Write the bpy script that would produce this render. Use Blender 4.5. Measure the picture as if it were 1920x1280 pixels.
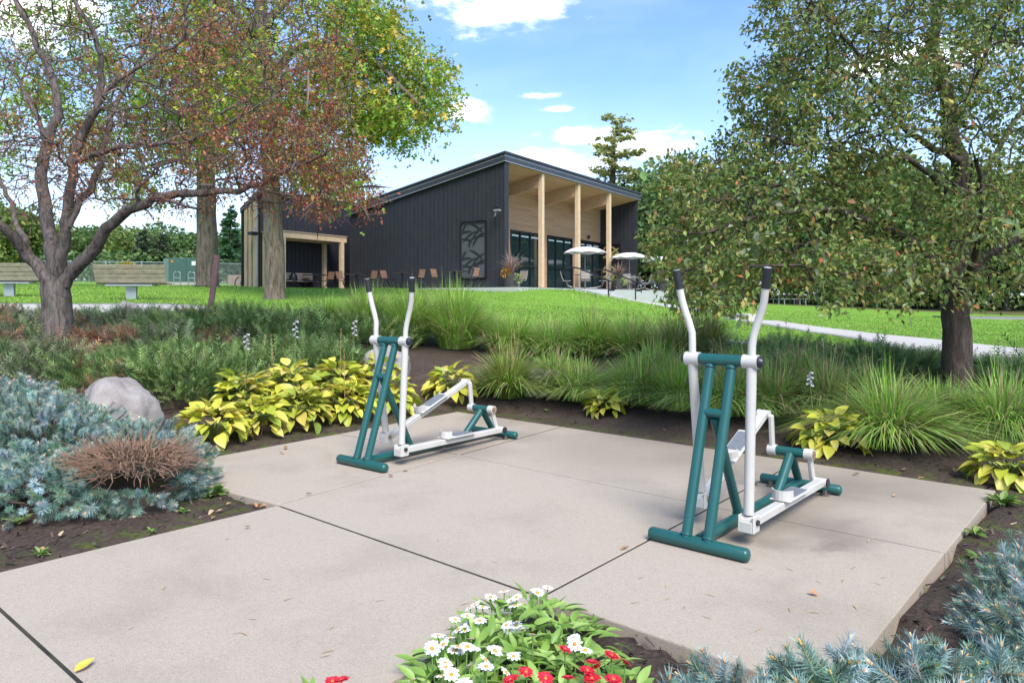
import bpy, math, random
import numpy as np
from mathutils import Vector, Matrix

for o in list(bpy.data.objects):
    bpy.data.objects.remove(o)
SC = bpy.context.scene
COL = SC.collection
rad = math.radians
rng = np.random.default_rng(7)
random.seed(7)

# ------------------------------------------------------------------ camera
FPX, HOR, EYE = 1340.0, 560.0, 1.45        # focal length and horizon row in photo pixels, eye height in metres
cam = bpy.data.cameras.new('camera')
cam.lens = FPX / 1920 * 36
cam.sensor_width = 36
cam.shift_y = -(640 - HOR) / 1920
cam.clip_start = 0.05
cam.clip_end = 2000
cam_ob = bpy.data.objects.new('camera', cam)
cam_ob.location = (0, 0, EYE)
cam_ob.rotation_euler = (math.pi / 2, 0, 0)
COL.objects.link(cam_ob)
SC.camera = cam_ob

# ------------------------------------------------------------------ light, sky, exposure
SUN_EL, SUN_AZ = rad(50), rad(162)          # azimuth measured clockwise from +Y (view direction)
SC.view_settings.view_transform = 'Standard'
SC.view_settings.look = 'None'
SC.view_settings.gamma = 1
SC.view_settings.use_curve_mapping = False
SC.view_settings.exposure = 1.45
SC.cycles.max_bounces = 6
SC.cycles.diffuse_bounces = 3
SC.cycles.transparent_max_bounces = 4

sun = bpy.data.lights.new('sun', 'SUN')
sun.energy = 2.0
sun.angle = rad(30)
sun.color = (1.0, 0.95, 0.88)
sun_ob = bpy.data.objects.new('sun', sun)
sd = Vector((math.sin(SUN_AZ) * math.cos(SUN_EL), math.cos(SUN_AZ) * math.cos(SUN_EL), math.sin(SUN_EL)))
sun_ob.rotation_euler = sd.to_track_quat('Z', 'Y').to_euler()
sun_ob.location = (0, -10, 20)
COL.objects.link(sun_ob)

W = bpy.data.worlds.new('World')
SC.world = W
W.use_nodes = True
nt = W.node_tree
nt.nodes.clear()


class NB:
    """small node-building helper"""
    def __init__(self, tree):
        self.t = tree

    def n(self, kind, **kw):
        nd = self.t.nodes.new(kind)
        for k, v in kw.items():
            setattr(nd, k, v)
        return nd

    def link(self, a, b):
        self.t.links.new(a, b)

    def val(self, sock, v):
        if hasattr(v, 'is_output') or isinstance(v, bpy.types.NodeSocket):
            self.t.links.new(v, sock)
        else:
            sock.default_value = v

    def math(self, op, a, b=None, c=None, clamp=False):
        nd = self.n('ShaderNodeMath', operation=op, use_clamp=clamp)
        self.val(nd.inputs[0], a)
        if b is not None:
            self.val(nd.inputs[1], b)
        if c is not None:
            self.val(nd.inputs[2], c)
        return nd.outputs[0]

    def mix(self, f, a, b, blend='MIX'):
        nd = self.n('ShaderNodeMix', data_type='RGBA', blend_type=blend)
        self.val(nd.inputs[0], f)
        self.val(nd.inputs[6], a)
        self.val(nd.inputs[7], b)
        return nd.outputs[2]

    def noise(self, vec, scale, detail=4, rough=.55, dist=0.0):
        nd = self.n('ShaderNodeTexNoise')
        self.val(nd.inputs['Vector'], vec)
        nd.inputs['Scale'].default_value = scale
        nd.inputs['Detail'].default_value = detail
        nd.inputs['Roughness'].default_value = rough
        nd.inputs['Distortion'].default_value = dist
        return nd.outputs['Fac']

    def ramp(self, f, stops):
        nd = self.n('ShaderNodeValToRGB')
        self.val(nd.inputs[0], f)
        el = nd.color_ramp.elements
        while len(el) < len(stops):
            el.new(0.5)
        for e, (p, c) in zip(el, stops):
            e.position = p
            e.color = (*c, 1) if len(c) == 3 else c
        return nd.outputs[0]

    def smooth(self, v, lo, hi):
        nd = self.n('ShaderNodeMapRange', interpolation_type='SMOOTHSTEP')
        self.val(nd.inputs[0], v)
        nd.inputs[1].default_value = lo
        nd.inputs[2].default_value = hi
        return nd.outputs[0]


b = NB(nt)
sky = b.n('ShaderNodeTexSky', sky_type='NISHITA', sun_disc=False)
sky.sun_elevation = SUN_EL
sky.sun_rotation = SUN_AZ
sky.air_density = 1.0
sky.dust_density = .8
sky.ozone_density = 2.2
tc = b.n('ShaderNodeTexCoord')
sep = b.n('ShaderNodeSeparateXYZ')
b.link(tc.outputs['Generated'], sep.inputs[0])
X, Y, Z = sep.outputs
az = b.math('ARCTAN2', X, Y)
el = b.math('ARCSINE', Z)
cmb = b.n('ShaderNodeCombineXYZ')
b.link(az, cmb.inputs[0])
b.link(b.math('MULTIPLY', el, 2.2), cmb.inputs[1])
n1 = b.noise(cmb.outputs[0], 9.0, 7, .58, .25)
n2 = b.noise(cmb.outputs[0], 32.0, 5, .6, .2)
nn = b.math('ADD', b.math('MULTIPLY', n1, .7), b.math('MULTIPLY', n2, .3))
mask = None
# cumulus banks: azimuth, elevation, half width, half height (radians)
for (ca, ce, ra, re_) in [(-.028, .392, .135, .045), (-.056, .256, .05, .022), (.10, .222, .07, .018), (.035, .196, .07, .018),
                          (.085, .185, .08, .022), (.19, .205, .10, .022), (.03, .276, .035, .007), (.065, .258, .03, .006),
                          (-.62, .33, .16, .10), (.62, .40, .12, .05), (.50, .28, .10, .03), (1.2, .35, .2, .06), (-1.5, .4, .25, .07),
                          (2.2, .45, .22, .07), (-2.4, .35, .2, .06), (2.9, .3, .25, .05)]:
    dx = b.math('DIVIDE', b.math('SUBTRACT', az, ca), ra)
    dy = b.math('DIVIDE', b.math('SUBTRACT', el, ce), re_)
    # flatter underside
    dyn = b.math('MULTIPLY', dy, b.math('ADD', b.math('MULTIPLY', b.math('LESS_THAN', dy, 0.0), .35), 1.0))
    r2 = b.math('ADD', b.math('MULTIPLY', dx, dx), b.math('MULTIPLY', dyn, dyn))
    m = b.math('SUBTRACT', 1.0, b.math('SQRT', r2))
    mask = m if mask is None else b.math('MAXIMUM', mask, m)
mask = b.math('MAXIMUM', mask, -1.0)
dens = b.math('ADD', b.math('MULTIPLY', mask, .55), b.math('MULTIPLY', b.math('SUBTRACT', nn, .5), 2.2))
cl = b.smooth(dens, -.04, .62)
# thin veil of high cloud
veil = b.math('MULTIPLY', b.smooth(b.noise(cmb.outputs[0], 3.2, 6, .6, .4), .38, .75), .16)
lowhaze = b.math('MULTIPLY', b.smooth(el, .32, .02), .55)
veil = b.math('ADD', veil, lowhaze, clamp=True)
skyc = b.mix(1.0, sky.outputs[0], (.74, .86, 1.04, 1), 'MULTIPLY')
vcol = b.mix(veil, skyc, (4.3, 5.0, 6.0, 1))
shade = b.smooth(b.noise(cmb.outputs[0], 14.0, 5, .6), .3, .7)
ccol = b.mix(shade, (7.6, 7.9, 8.6, 1), (10.0, 10.0, 10.0, 1))
fin = b.mix(b.math('MULTIPLY', cl, .92), vcol, ccol)
bg = b.n('ShaderNodeBackground')
b.link(fin, bg.inputs[0])
bg.inputs[1].default_value = 0.11
wo = b.n('ShaderNodeOutputWorld')
b.link(bg.outputs[0], wo.inputs[0])


# ------------------------------------------------------------------ object helpers
def P(px, py, Yd):
    """photo pixel at depth Yd -> world point"""
    return np.array([(px - 960) / FPX * Yd, Yd, EYE + (HOR - py) / FPX * Yd])


def G(px, py, z=0.0):
    """photo pixel on a level plane at height z -> world point"""
    Yd = (EYE - z) * FPX / (py - HOR)
    return np.array([(px - 960) / FPX * Yd, Yd, z])


def tag(o, label=None, cat=None, group=None, kind=None):
    if label: o['label'] = label
    if cat: o['category'] = cat
    if group: o['group'] = group
    if kind: o['kind'] = kind
    return o


def thing(name, label, cat, loc=(0, 0, 0), rz=0.0, group=None):
    o = bpy.data.objects.new(name, None)
    o.empty_display_size = .1
    COL.objects.link(o)
    o.location = [float(v) for v in loc]
    o.rotation_euler = (0, 0, rz)
    return tag(o, label, cat, group)


def ob(name, me, mat=None, parent=None):
    o = bpy.data.objects.new(name, me)
    COL.objects.link(o)
    if mat is not None and len(me.materials) == 0:
        me.materials.append(mat)
    if parent is not None:
        o.parent = parent
    return o


def inst(name, me, parent, loc=(0, 0, 0), rot=(0, 0, 0), scale=1.0):
    o = bpy.data.objects.new(name, me)
    COL.objects.link(o)
    o.parent = parent
    o.location = loc
    o.rotation_euler = rot
    o.scale = (scale,) * 3 if np.isscalar(scale) else scale
    return o


def copy_tree(o, parent=None):
    c = o.copy()
    COL.objects.link(c)
    c.parent = parent
    for ch in o.children:
        copy_tree(ch, c)
    return c


def mesh_np(name, V, F, cols=None, smooth=False):
    """mesh from arrays; F is an (n,3) or (n,4) array or a list of such arrays"""
    V = np.asarray(V, dtype=np.float32)
    Fs = F if isinstance(F, list) else [F]
    Fs = [np.asarray(f, dtype=np.int32) for f in Fs if len(f)]
    me = bpy.data.meshes.new(name)
    me.vertices.add(len(V))
    me.vertices.foreach_set('co', V.ravel())
    loops = np.concatenate([f.ravel() for f in Fs])
    tot = np.concatenate([np.full(len(f), f.shape[1], np.int32) for f in Fs])
    start = np.concatenate([[0], np.cumsum(tot)[:-1]]).astype(np.int32)
    me.loops.add(len(loops))
    me.loops.foreach_set('vertex_index', loops)
    me.polygons.add(len(tot))
    me.polygons.foreach_set('loop_start', start)
    me.polygons.foreach_set('use_smooth', np.full(len(tot), bool(smooth)))
    me.update(calc_edges=True)
    me.validate()
    if cols is not None:
        a = me.color_attributes.new('Col', 'FLOAT_COLOR', 'POINT')
        rgba = np.ones((len(V), 4), np.float32)
        rgba[:, :3] = cols
        a.data.foreach_set('color', rgba.ravel())
    return me


class MB:
    """collects shapes into one mesh"""
    def __init__(self):
        self.V, self.Q, self.T, self.n = [], [], [], 0

    def add(self, V, F):
        V = np.asarray(V, float)
        F = np.asarray(F, int)
        (self.Q if F.shape[1] == 4 else self.T).append(F + self.n)
        self.V.append(V)
        self.n += len(V)
        return self

    def box(self, x0, x1, y0, y1, z0, z1, bevel=0.0, R=None, t=None):
        c = np.array([(x0 + x1) / 2, (y0 + y1) / 2, (z0 + z1) / 2])
        h = np.array([x1 - x0, y1 - y0, z1 - z0]) / 2
        if bevel <= 0:
            s = np.array([[-1, -1, -1], [1, -1, -1], [1, 1, -1], [-1, 1, -1], [-1, -1, 1], [1, -1, 1], [1, 1, 1], [-1, 1, 1]], float)
            V = c + s * h
            F = [[0, 3, 2, 1], [4, 5, 6, 7], [0, 1, 5, 4], [1, 2, 6, 5], [2, 3, 7, 6], [3, 0, 4, 7]]
            if R is not None: V = V @ np.asarray(R).T
            if t is not None: V = V + np.asarray(t)
            return self.add(V, F)
        bv = min(bevel, *(h * .9))
        rings = [(-h[2], bv), (-h[2] + bv, 0), (h[2] - bv, 0), (h[2], bv)]
        V = []
        for z, i in rings:
            a, d = h[0] - i, h[1] - i
            e = bv if i == 0 else bv * .6
            for (x, y) in [(-a + e, -d), (a - e, -d), (a, -d + e), (a, d - e), (a - e, d), (-a + e, d), (-a, d - e), (-a, -d + e)]:
                V.append((x, y, z))
        V = np.array(V) + c
        F = []
        for r in range(3):
            for k in range(8):
                F.append([r * 8 + k, r * 8 + (k + 1) % 8, (r + 1) * 8 + (k + 1) % 8, (r + 1) * 8 + k])
        caps = []
        for base, flip in ((0, True), (24, False)):
            q = [[base + 0, base + 1, base + 2, base + 7], [base + 7, base + 2, base + 3, base + 6], [base + 6, base + 3, base + 4, base + 5]]
            caps += [list(reversed(w)) if flip else w for w in q]
        if R is not None: V = V @ np.asarray(R).T
        if t is not None: V = V + np.asarray(t)
        return self.add(V, F + caps)

    def tube(self, pts, r, sides=10, caps=True, round_end=False):
        V, F, C = tube(pts, r, sides, round_end)
        n0 = self.n
        self.add(V, F)
        if caps:
            n = sides
            m = len(V) // n
            for ring, flip in ((V[:n], True), (V[-n:], False)):      # caps on their own vertices keep the rim crisp
                b0 = self.n
                self.V.append(np.vstack([ring, ring.mean(0)]))
                k = np.arange(n)
                a, c = b0 + k, b0 + (k + 1) % n
                self.T.append(np.stack([np.full(n, b0 + n), c, a] if flip else [np.full(n, b0 + n), a, c], 1))
                self.n += n + 1
        return self

    def prism(self, poly, z0, z1):
        """vertical prism over a convex polygon (counter-clockwise)"""
        n = len(poly)
        V = [(p[0], p[1], z0) for p in poly] + [(p[0], p[1], z1) for p in poly]
        self.add(V, [[k, (k + 1) % n, n + (k + 1) % n, n + k] for k in range(n)])
        o = self.n - 2 * n
        self.T.append(np.array([[o, o + k + 1, o + k] for k in range(1, n - 1)]))
        self.T.append(np.array([[o + n, o + n + k, o + n + k + 1] for k in range(1, n - 1)]))
        return self

    def mesh(self, name, smooth=False, cols=None):
        F = []
        if self.Q: F.append(np.concatenate(self.Q))
        if self.T: F.append(np.concatenate(self.T))
        return mesh_np(name, np.concatenate(self.V), F, cols, smooth)

    def build(self, name, mat, parent=None, smooth=False):
        return ob(name, self.mesh(name, smooth), mat, parent)


def tube(pts, r, sides=8, round_end=False):
    pts = np.asarray(pts, float)
    r = np.full(len(pts), r, float) if np.isscalar(r) else np.asarray(r, float)
    if round_end:                            # domed ends
        d0 = pts[0] - pts[1]; d0 /= np.linalg.norm(d0)
        d1 = pts[-1] - pts[-2]; d1 /= np.linalg.norm(d1)
        pts = np.vstack([pts[0] + d0 * r[0] * .5, pts[0] + d0 * r[0] * .35, pts, pts[-1] + d1 * r[-1] * .35, pts[-1] + d1 * r[-1] * .5])
        r = np.concatenate([[r[0] * .45, r[0] * .8], r, [r[-1] * .8, r[-1] * .45]])
    d = np.gradient(pts, axis=0)
    d /= np.linalg.norm(d, axis=1, keepdims=True) + 1e-9
    ref = np.array([0, 0, 1.0]) if abs(d[0][2]) < .9 else np.array([1.0, 0, 0])
    a = np.cross(d, ref)
    a /= np.linalg.norm(a, axis=1, keepdims=True) + 1e-9
    c = np.cross(d, a)
    th = np.arange(sides) / sides * 2 * math.pi
    V = pts[:, None, :] + r[:, None, None] * (np.cos(th)[None, :, None] * a[:, None, :] + np.sin(th)[None, :, None] * c[:, None, :])
    n = len(pts)
    k = np.arange(sides)
    base = (np.arange(n - 1) * sides)[:, None]
    F = np.stack([base + k, base + sides + k, base + sides + (k + 1) % sides, base + (k + 1) % sides], -1).reshape(-1, 4)
    return V.reshape(-1, 3), F, None


def unit(v):
    v = np.asarray(v, float)
    return v / (np.linalg.norm(v, axis=-1, keepdims=True) + 1e-9)


def frames(d, roll=None, up=None):
    """rotation matrices whose local +Y runs along d and local +Z leans to up"""
    d = unit(d)
    N = len(d)
    if up is None:
        up = np.tile([0, 0, 1.0], (N, 1)) + rng.normal(0, .25, (N, 3))
    x = unit(np.cross(d, up))
    z = np.cross(x, d)
    if roll is not None:
        c, s = np.cos(roll)[:, None], np.sin(roll)[:, None]
        x, z = x * c + z * s, z * c - x * s
    return np.stack([x, d, z], -1)


def scat(T, F, pos, R, sc, col=None, tcol=None):
    """numpy scatter: template verts T, faces F -> arrays; col per instance, tcol per-template multiplier"""
    N, m = len(pos), len(T)
    sc = np.asarray(sc, float)
    sc = sc[:, None] * np.ones(3) if sc.ndim == 1 else sc
    V = np.einsum('nij,nmj->nmi', R, T[None] * sc[:, None, :]) + np.asarray(pos)[:, None, :]
    FF = (F[None] + (np.arange(N) * m)[:, None, None]).reshape(-1, F.shape[1])
    C = None
    if col is not None:
        C = np.repeat(col, m, 0).reshape(N, m, 3)
        if tcol is not None:
            C = C * tcol[None]
        C = C.reshape(-1, 3)
    return V.reshape(-1, 3), FF, C


def merge(parts):
    Vs, Fs, Cs, n = [], [], [], 0
    for V, F, C in parts:
        Vs.append(V); Fs.append(F + n); Cs.append(C); n += len(V)
    byk = {}
    for f in Fs:
        byk.setdefault(f.shape[1], []).append(f)
    return np.concatenate(Vs), [np.concatenate(v) for v in byk.values()], (np.concatenate(Cs) if Cs[0] is not None else None)


# ------------------------------------------------------------------ materials
def newmat(name):
    m = bpy.data.materials.new(name)
    m.use_nodes = True
    nb = NB(m.node_tree)
    pr = m.node_tree.nodes['Principled BSDF']
    return m, nb, pr


def wpos(nb):
    return nb.n('ShaderNodeNewGeometry').outputs['Position']


def opos(nb):
    return nb.n('ShaderNodeTexCoord').outputs['Object']


def bump(nb, pr, h, strength=.3, dist=.01):
    bn = nb.n('ShaderNodeBump')
    bn.inputs['Strength'].default_value = strength
    bn.inputs['Distance'].default_value = dist
    nb.val(bn.inputs['Height'], h)
    nb.link(bn.outputs[0], pr.inputs['Normal'])


def plain(name, c, rough=.5, metal=0.0, var=.12, scale=6.0, bmp=0.0, bscale=60.0, spec=.5):
    m, nb, pr = newmat(name)
    f = nb.noise(opos(nb), scale, 5, .6)
    lo = [v * (1 - var) for v in c]; hi = [min(1, v * (1 + var)) for v in c]
    nb.link(nb.ramp(f, [(.3, lo), (.7, hi)]), pr.inputs['Base Color'])
    pr.inputs['Roughness'].default_value = rough
    pr.inputs['Metallic'].default_value = metal
    pr.inputs['Specular IOR Level'].default_value = spec
    if bmp:
        bump(nb, pr, nb.noise(opos(nb), bscale, 4, .6), bmp, .01)
    return m


def leafmat(name, trans=.3, rough=.5, spec=.4, tint=(1, 1, 1)):
    """foliage: colour from the per-leaf attribute, some light passes through"""
    m, nb, pr = newmat(name)
    at = nb.n('ShaderNodeVertexColor', layer_name='Col')
    c = nb.mix(1.0, at.outputs[0], (*tint, 1), 'MULTIPLY')
    nb.link(c, pr.inputs['Base Color'])
    pr.inputs['Roughness'].default_value = rough
    pr.inputs['Specular IOR Level'].default_value = spec
    tr = nb.n('ShaderNodeBsdfTranslucent')
    nb.link(c, tr.inputs[0])
    mx = nb.n('ShaderNodeMixShader')
    mx.inputs[0].default_value = trans
    nb.link(pr.outputs[0], mx.inputs[1])
    nb.link(tr.outputs[0], mx.inputs[2])
    nb.link(mx.outputs[0], m.node_tree.nodes['Material Output'].inputs[0])
    return m


def leafobj(name, stops, trans=.3, rough=.45):
    """foliage whose pieces are single objects: colour by the object's random number"""
    m, nb, pr = newmat(name)
    oi = nb.n('ShaderNodeObjectInfo')
    f = nb.noise(opos(nb), 9.0, 3, .6)
    v = nb.math('ADD', oi.outputs['Random'], nb.math('MULTIPLY', nb.math('SUBTRACT', f, .5), .7), clamp=True)
    c = nb.ramp(v, stops)
    nb.link(c, pr.inputs['Base Color'])
    pr.inputs['Roughness'].default_value = rough
    tr = nb.n('ShaderNodeBsdfTranslucent')
    nb.link(c, tr.inputs[0])
    mx = nb.n('ShaderNodeMixShader')
    mx.inputs[0].default_value = trans
    nb.link(pr.outputs[0], mx.inputs[1])
    nb.link(tr.outputs[0], mx.inputs[2])
    nb.link(mx.outputs[0], m.node_tree.nodes['Material Output'].inputs[0])
    return m


def barkmat(name, c1, c2, scale=14.0, stretch=.22, bmp=.9):
    m, nb, pr = newmat(name)
    mp = nb.n('ShaderNodeMapping')
    mp.inputs['Scale'].default_value = (1, 1, stretch)
    nb.link(wpos(nb), mp.inputs[0])
    f = nb.noise(mp.outputs[0], scale, 8, .68, .6)
    f2 = nb.noise(wpos(nb), 3.0, 4, .6)
    c = nb.ramp(f, [(.34, c1), (.62, c2)])
    c = nb.mix(nb.math('MULTIPLY', nb.smooth(f2, .5, .7), .45), c, (.10, .11, .075, 1))
    nb.link(c, pr.inputs['Base Color'])
    pr.inputs['Roughness'].default_value = .9
    pr.inputs['Specular IOR Level'].default_value = .2
    bump(nb, pr, f, bmp, .03)
    return m

# ------------------------------------------------------------------ terrain
CP = np.array([
    # around the concrete pad
    (-4, 2, -.06), (-4, 4, -.04), (-2.8, 4.4, -.04), (-3.3, 6.5, .03), (-2.6, 7.6, .0), (.3, 9.2, .0), (2.4, 7.3, .0), (3.35, 6.1, -.02),
    (3.5, 4.9, -.06), (3, 2.5, -.06), (1, 1.5, -.07), (0, 1, -.07), (-1.5, 1, -.08), (0, 5, -.1), (0, 7, -.1), (2, 4, -.1), (-1, 3, -.1),
    (0, -10, -.1), (-15, -5, 0), (15, -5, -.1), (5, 4, -.02), (7, 6, .08),
    # planted slope
    (-1.67, 9.5, .22), (-1.17, 11.2, .45), (-6.55, 10.3, .62), (-4, 9.6, .42), (-4.7, 12.5, .76), (-9, 13, .85), (-6.5, 13.4, .88), (-20, 10, 1.2), (-10, 6, .5), (-6, 5, .12),
    (-5.2, 8, .28), (.6, 10.7, .33), (2, 12, .5), (5.6, 9, .27), (4, 8.6, .2), (2.4, 9.2, .22), (9, 8, .2),
    # lawn and walks
    (-12, 17, 1.3), (-8, 17, 1.31), (-5, 17, 1.22), (-7.97, 24, 1.41), (-11.95, 28, 1.95), (-10.1, 19, 1.42), (-16, 21, 1.6), (-25, 60, 2.75), (-40, 60, 2.9),
    (-20, 40, 2.2), (-3, 16, 1.0), (0, 16, .92), (-2, 22, 1.36), (0, 27, 1.66), (-5, 28, 1.84), (2, 28, 1.72), (.67, 27.6, 1.82), (2.4, 30.2, 1.86), (2.73, 30.7, 1.85), (5.13, 32, 1.28), (6.7, 36.9, 1.25), (2.6, 25, 1.17), (3.9, 22, .93), (4.3, 19, .78),
    (8, 20, .52), (8, 14, .5), (6, 12, .48), (12, 12, .38), (7, 26, .75), (12, 30, .7), (10, 36, 1.1), (6.5, 31, 1.2),
    (16, 50, 1.15), (30, 45, .5), (25, 60, 1.0), (60, 100, 1), (0, 120, 2.5), (-60, 100, 3), (-60, 30, 2), (60, 30, .3),
    (0, 40, 1.8), (-10, 40, 1.85), (8, 46, 1.5), (-6, 32, 1.86), (-12, 34, 1.9), (-3, 29.5, 1.82), (0, 29.2, 1.78), (300, 300, 2), (-300, 300, 4), (300, -300, -1), (-300, -300, -1)], float)


def _phi(r):
    return np.sqrt(r * r + .35)


def _fit():
    A = _phi(np.linalg.norm(CP[:, None, :2] - CP[None, :, :2], axis=-1)) - .02 * np.eye(len(CP))
    n = len(CP)
    M = np.zeros((n + 3, n + 3))
    M[:n, :n] = A
    M[:n, n] = 1; M[:n, n + 1:] = CP[:, :2]
    M[n, :n] = 1; M[n + 1:, :n] = CP[:, :2].T
    return np.linalg.solve(M, np.concatenate([CP[:, 2], [0, 0, 0]]))


_W = _fit()

# pad outline (walkway included), from where its corners touch the ground in the photo
gp = lambda x, y: G(x, y)[:2]
pL, pA, pB, pF = gp(268, 880), gp(857, 771), gp(1053, 799), gp(1496, 864)
pN, pK, pM, pJ, pQ = gp(633, 813), gp(861, 852), gp(1335, 949), gp(520, 946), gp(1015, 1118)
pR1, pR2, pR3 = gp(1869, 919), gp(1774, 1036), gp(1559, 1308)
pW1, pW2 = gp(-61, 1085), gp(377, 1483)
dW = unit(pW1 - pJ)
pW3, pW4 = pW1 + dW * 2.4, pW2 + dW * 2.4
SLABS = [(pJ, pK, pN, pL), (pK, pB, pA, pN), (pQ, pM, pK, pJ), (pM, pF, pB, pK), (pR3, pR2, pM, pQ), (pR2, pR1, pF, pM), (pW2, pQ, pJ, pW1), (pW4, pW2, pW1, pW3)]


def poly_sd(poly, XY):
    """signed distance to a polygon, negative inside"""
    poly = np.asarray(poly)
    d = np.full(len(XY), 1e9)
    ins = np.zeros(len(XY), bool)
    for a, c in zip(poly, np.roll(poly, -1, 0)):
        e = c - a
        w = XY - a
        t = np.clip((w @ e) / (e @ e), 0, 1)
        d = np.minimum(d, np.linalg.norm(w - t[:, None] * e, axis=1))
        cond = ((a[1] > XY[:, 1]) != (c[1] > XY[:, 1]))
        xi = a[0] + (XY[:, 1] - a[1]) / (c[1] - a[1] + 1e-12) * e[0]
        ins ^= cond & (XY[:, 0] < xi)
    return np.where(ins, -d, d)


def slabs_sd(XY):
    return np.min([poly_sd(s, XY) for s in SLABS], axis=0)


# building frame: local x points out of the porch (right, towards us), local y recedes
BC = P(945, 540, 32.0)[:2]
BA = math.atan2(-.549, .836)
bn, bd = np.array([math.cos(BA), math.sin(BA)]), np.array([-math.sin(BA), math.cos(BA)])
PATIO_Z = 1.9


def bxy(x, y):
    return BC + x * bn + y * bd


PATIO = [bxy(-16, -3.3), bxy(2.9, -3.3), bxy(2.9, 19), bxy(-16, 19)]


def H(XY):
    """ground height"""
    XY = np.atleast_2d(np.asarray(XY, float))
    out = np.empty(len(XY))
    for i in range(0, len(XY), 20000):
        q = XY[i:i + 20000]
        h = _phi(np.linalg.norm(q[:, None] - CP[None, :, :2], axis=-1)) @ _W[:-3] + _W[-3] + q @ _W[-2:]
        near = (q[:, 1] < 11) & (np.abs(q[:, 0]) < 6)
        if near.any():
            sd = np.full(len(q), 9.0)
            sd[near] = slabs_sd(q[near])
            k = np.clip(1 - (sd - .05) / .9, 0, 1)
            k = k * k * (3 - 2 * k)
            edge = np.where((q[:, 1] > 5) | (q[:, 0] < -1), -.016, -.03)
            h = h * (1 - k) + edge * k
            h = np.where(sd < .0, -.11, h)
        pd = poly_sd(PATIO, q)
        k = np.clip(1 - pd / 1.6, 0, 1)
        h = np.where(pd < 1.6, h * (1 - k) + np.minimum(h, PATIO_Z - .06) * k, h)
        out[i:i + 20000] = h
    return out


def h1(x, y):
    return float(H([[x, y]])[0])


def lawn_edge(x):
    return np.interp(x, [-14, -7.5, -5, -2, 0, 2, 3.2, 4.2, 5.5, 6.8, 7.6, 9, 14, 30], [15.3, 15.3, 15.0, 14.4, 14.2, 14.2, 13.6, 12.9, 11.9, 11, 10.2, 9.3, 8, 4])


def grid_axis(fine0, fine1, step, far):
    a = np.arange(fine0, fine1 + 1e-6, step)
    up, dn, s, v = [], [], step, fine1
    while v < far:
        s *= 1.16; v += s; up.append(v)
    s, v = step, fine0
    while v > -far:
        s *= 1.16; v -= s; dn.append(v)
    return np.array(dn[::-1] + list(a) + up)


gx = grid_axis(-8.5, 9.5, .11, 600)
gy = grid_axis(.6, 16.5, .11, 600)
GX, GY = np.meshgrid(gx, gy)
XY = np.stack([GX.ravel(), GY.ravel()], 1)
hz = H(XY)
nx_, ny_ = len(gx), len(gy)
ii = (np.arange(ny_ - 1)[:, None] * nx_ + np.arange(nx_ - 1)).ravel()
F = np.stack([ii, ii + 1, ii + nx_ + 1, ii + nx_], 1)
bed = np.clip((lawn_edge(XY[:, 0]) - XY[:, 1]) / .12 + .5, 0, 1)
wood = np.clip((XY[:, 1] - np.interp(XY[:, 0], [4, 14, 19, 24, 30, 60], [70, 52, 49, 44, 41, 35])) / 3.0, 0, 1) * (XY[:, 0] > 6)
moss = np.clip(1 - np.abs(slabs_sd(XY) - .16) / .3, 0, 1) * (XY[:, 1] > 3.9) * (XY[:, 1] < 10)
cols = np.stack([bed, wood, moss], 1)
me = mesh_np('ground', np.column_stack([XY, hz]), F, cols, smooth=True)

m, nb, pr = newmat('lawn and planting bed soil')
at = nb.n('ShaderNodeVertexColor', layer_name='Col')
sp = nb.n('ShaderNodeSeparateColor')
nb.link(at.outputs[0], sp.inputs[0])
wp = wpos(nb)
g1 = nb.noise(wp, 1.1, 4, .6)
g2 = nb.noise(wp, 45, 5, .7)
g3 = nb.noise(wp, .25, 3, .5)
gcol = nb.ramp(nb.math('ADD', nb.math('MULTIPLY', g1, .45), nb.math('MULTIPLY', g2, .55)), [(.32, (.11, .22, .025)), (.52, (.165, .31, .035)), (.72, (.24, .38, .06))])
gcol = nb.mix(nb.math('MULTIPLY', nb.smooth(g3, .45, .7), .35), gcol, (.19, .30, .045, 1))
s1 = nb.noise(wp, 38, 6, .75)
s2 = nb.noise(wp, 2.4, 4, .6)
s3 = nb.n('ShaderNodeTexVoronoi')
s3.inputs['Scale'].default_value = 55
nb.link(wp, s3.inputs['Vector'])
scol = nb.ramp(s1, [(.3, (.035, .025, .019)), (.55, (.085, .062, .048)), (.78, (.18, .135, .105))])
scol = nb.mix(nb.math('MULTIPLY', nb.smooth(s2, .45, .75), .5), scol, (.135, .10, .078, 1))
mossf = nb.math('MULTIPLY', sp.outputs[2], nb.smooth(nb.noise(wp, 5.5, 5, .65), .47, .6))
scol = nb.mix(nb.math('MULTIPLY', mossf, .85), scol, nb.ramp(s1, [(.3, (.04, .06, .008)), (.7, (.13, .17, .025))]))
wcol = nb.ramp(nb.noise(wp, 1.5, 6, .7), [(.35, (.075, .10, .03)), (.65, (.16, .14, .06))])
edge = nb.smooth(nb.math('ADD', sp.outputs[0], nb.math('MULTIPLY', nb.math('SUBTRACT', nb.noise(wp, 9, 4, .7), .5), .8)), .4, .6)
c = nb.mix(edge, gcol, scol)
c = nb.mix(nb.smooth(nb.math('ADD', sp.outputs[1], nb.math('MULTIPLY', nb.math('SUBTRACT', g1, .5), 1.2)), .3, .7), c, wcol)
nb.link(c, pr.inputs['Base Color'])
pr.inputs['Roughness'].default_value = .95
pr.inputs['Specular IOR Level'].default_value = .15
bump(nb, pr, nb.math('ADD', nb.math('MULTIPLY', s1, .6), nb.math('MULTIPLY', g2, .4)), .9, .03)
ground = tag(ob('ground', me, m), kind='structure')

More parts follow.
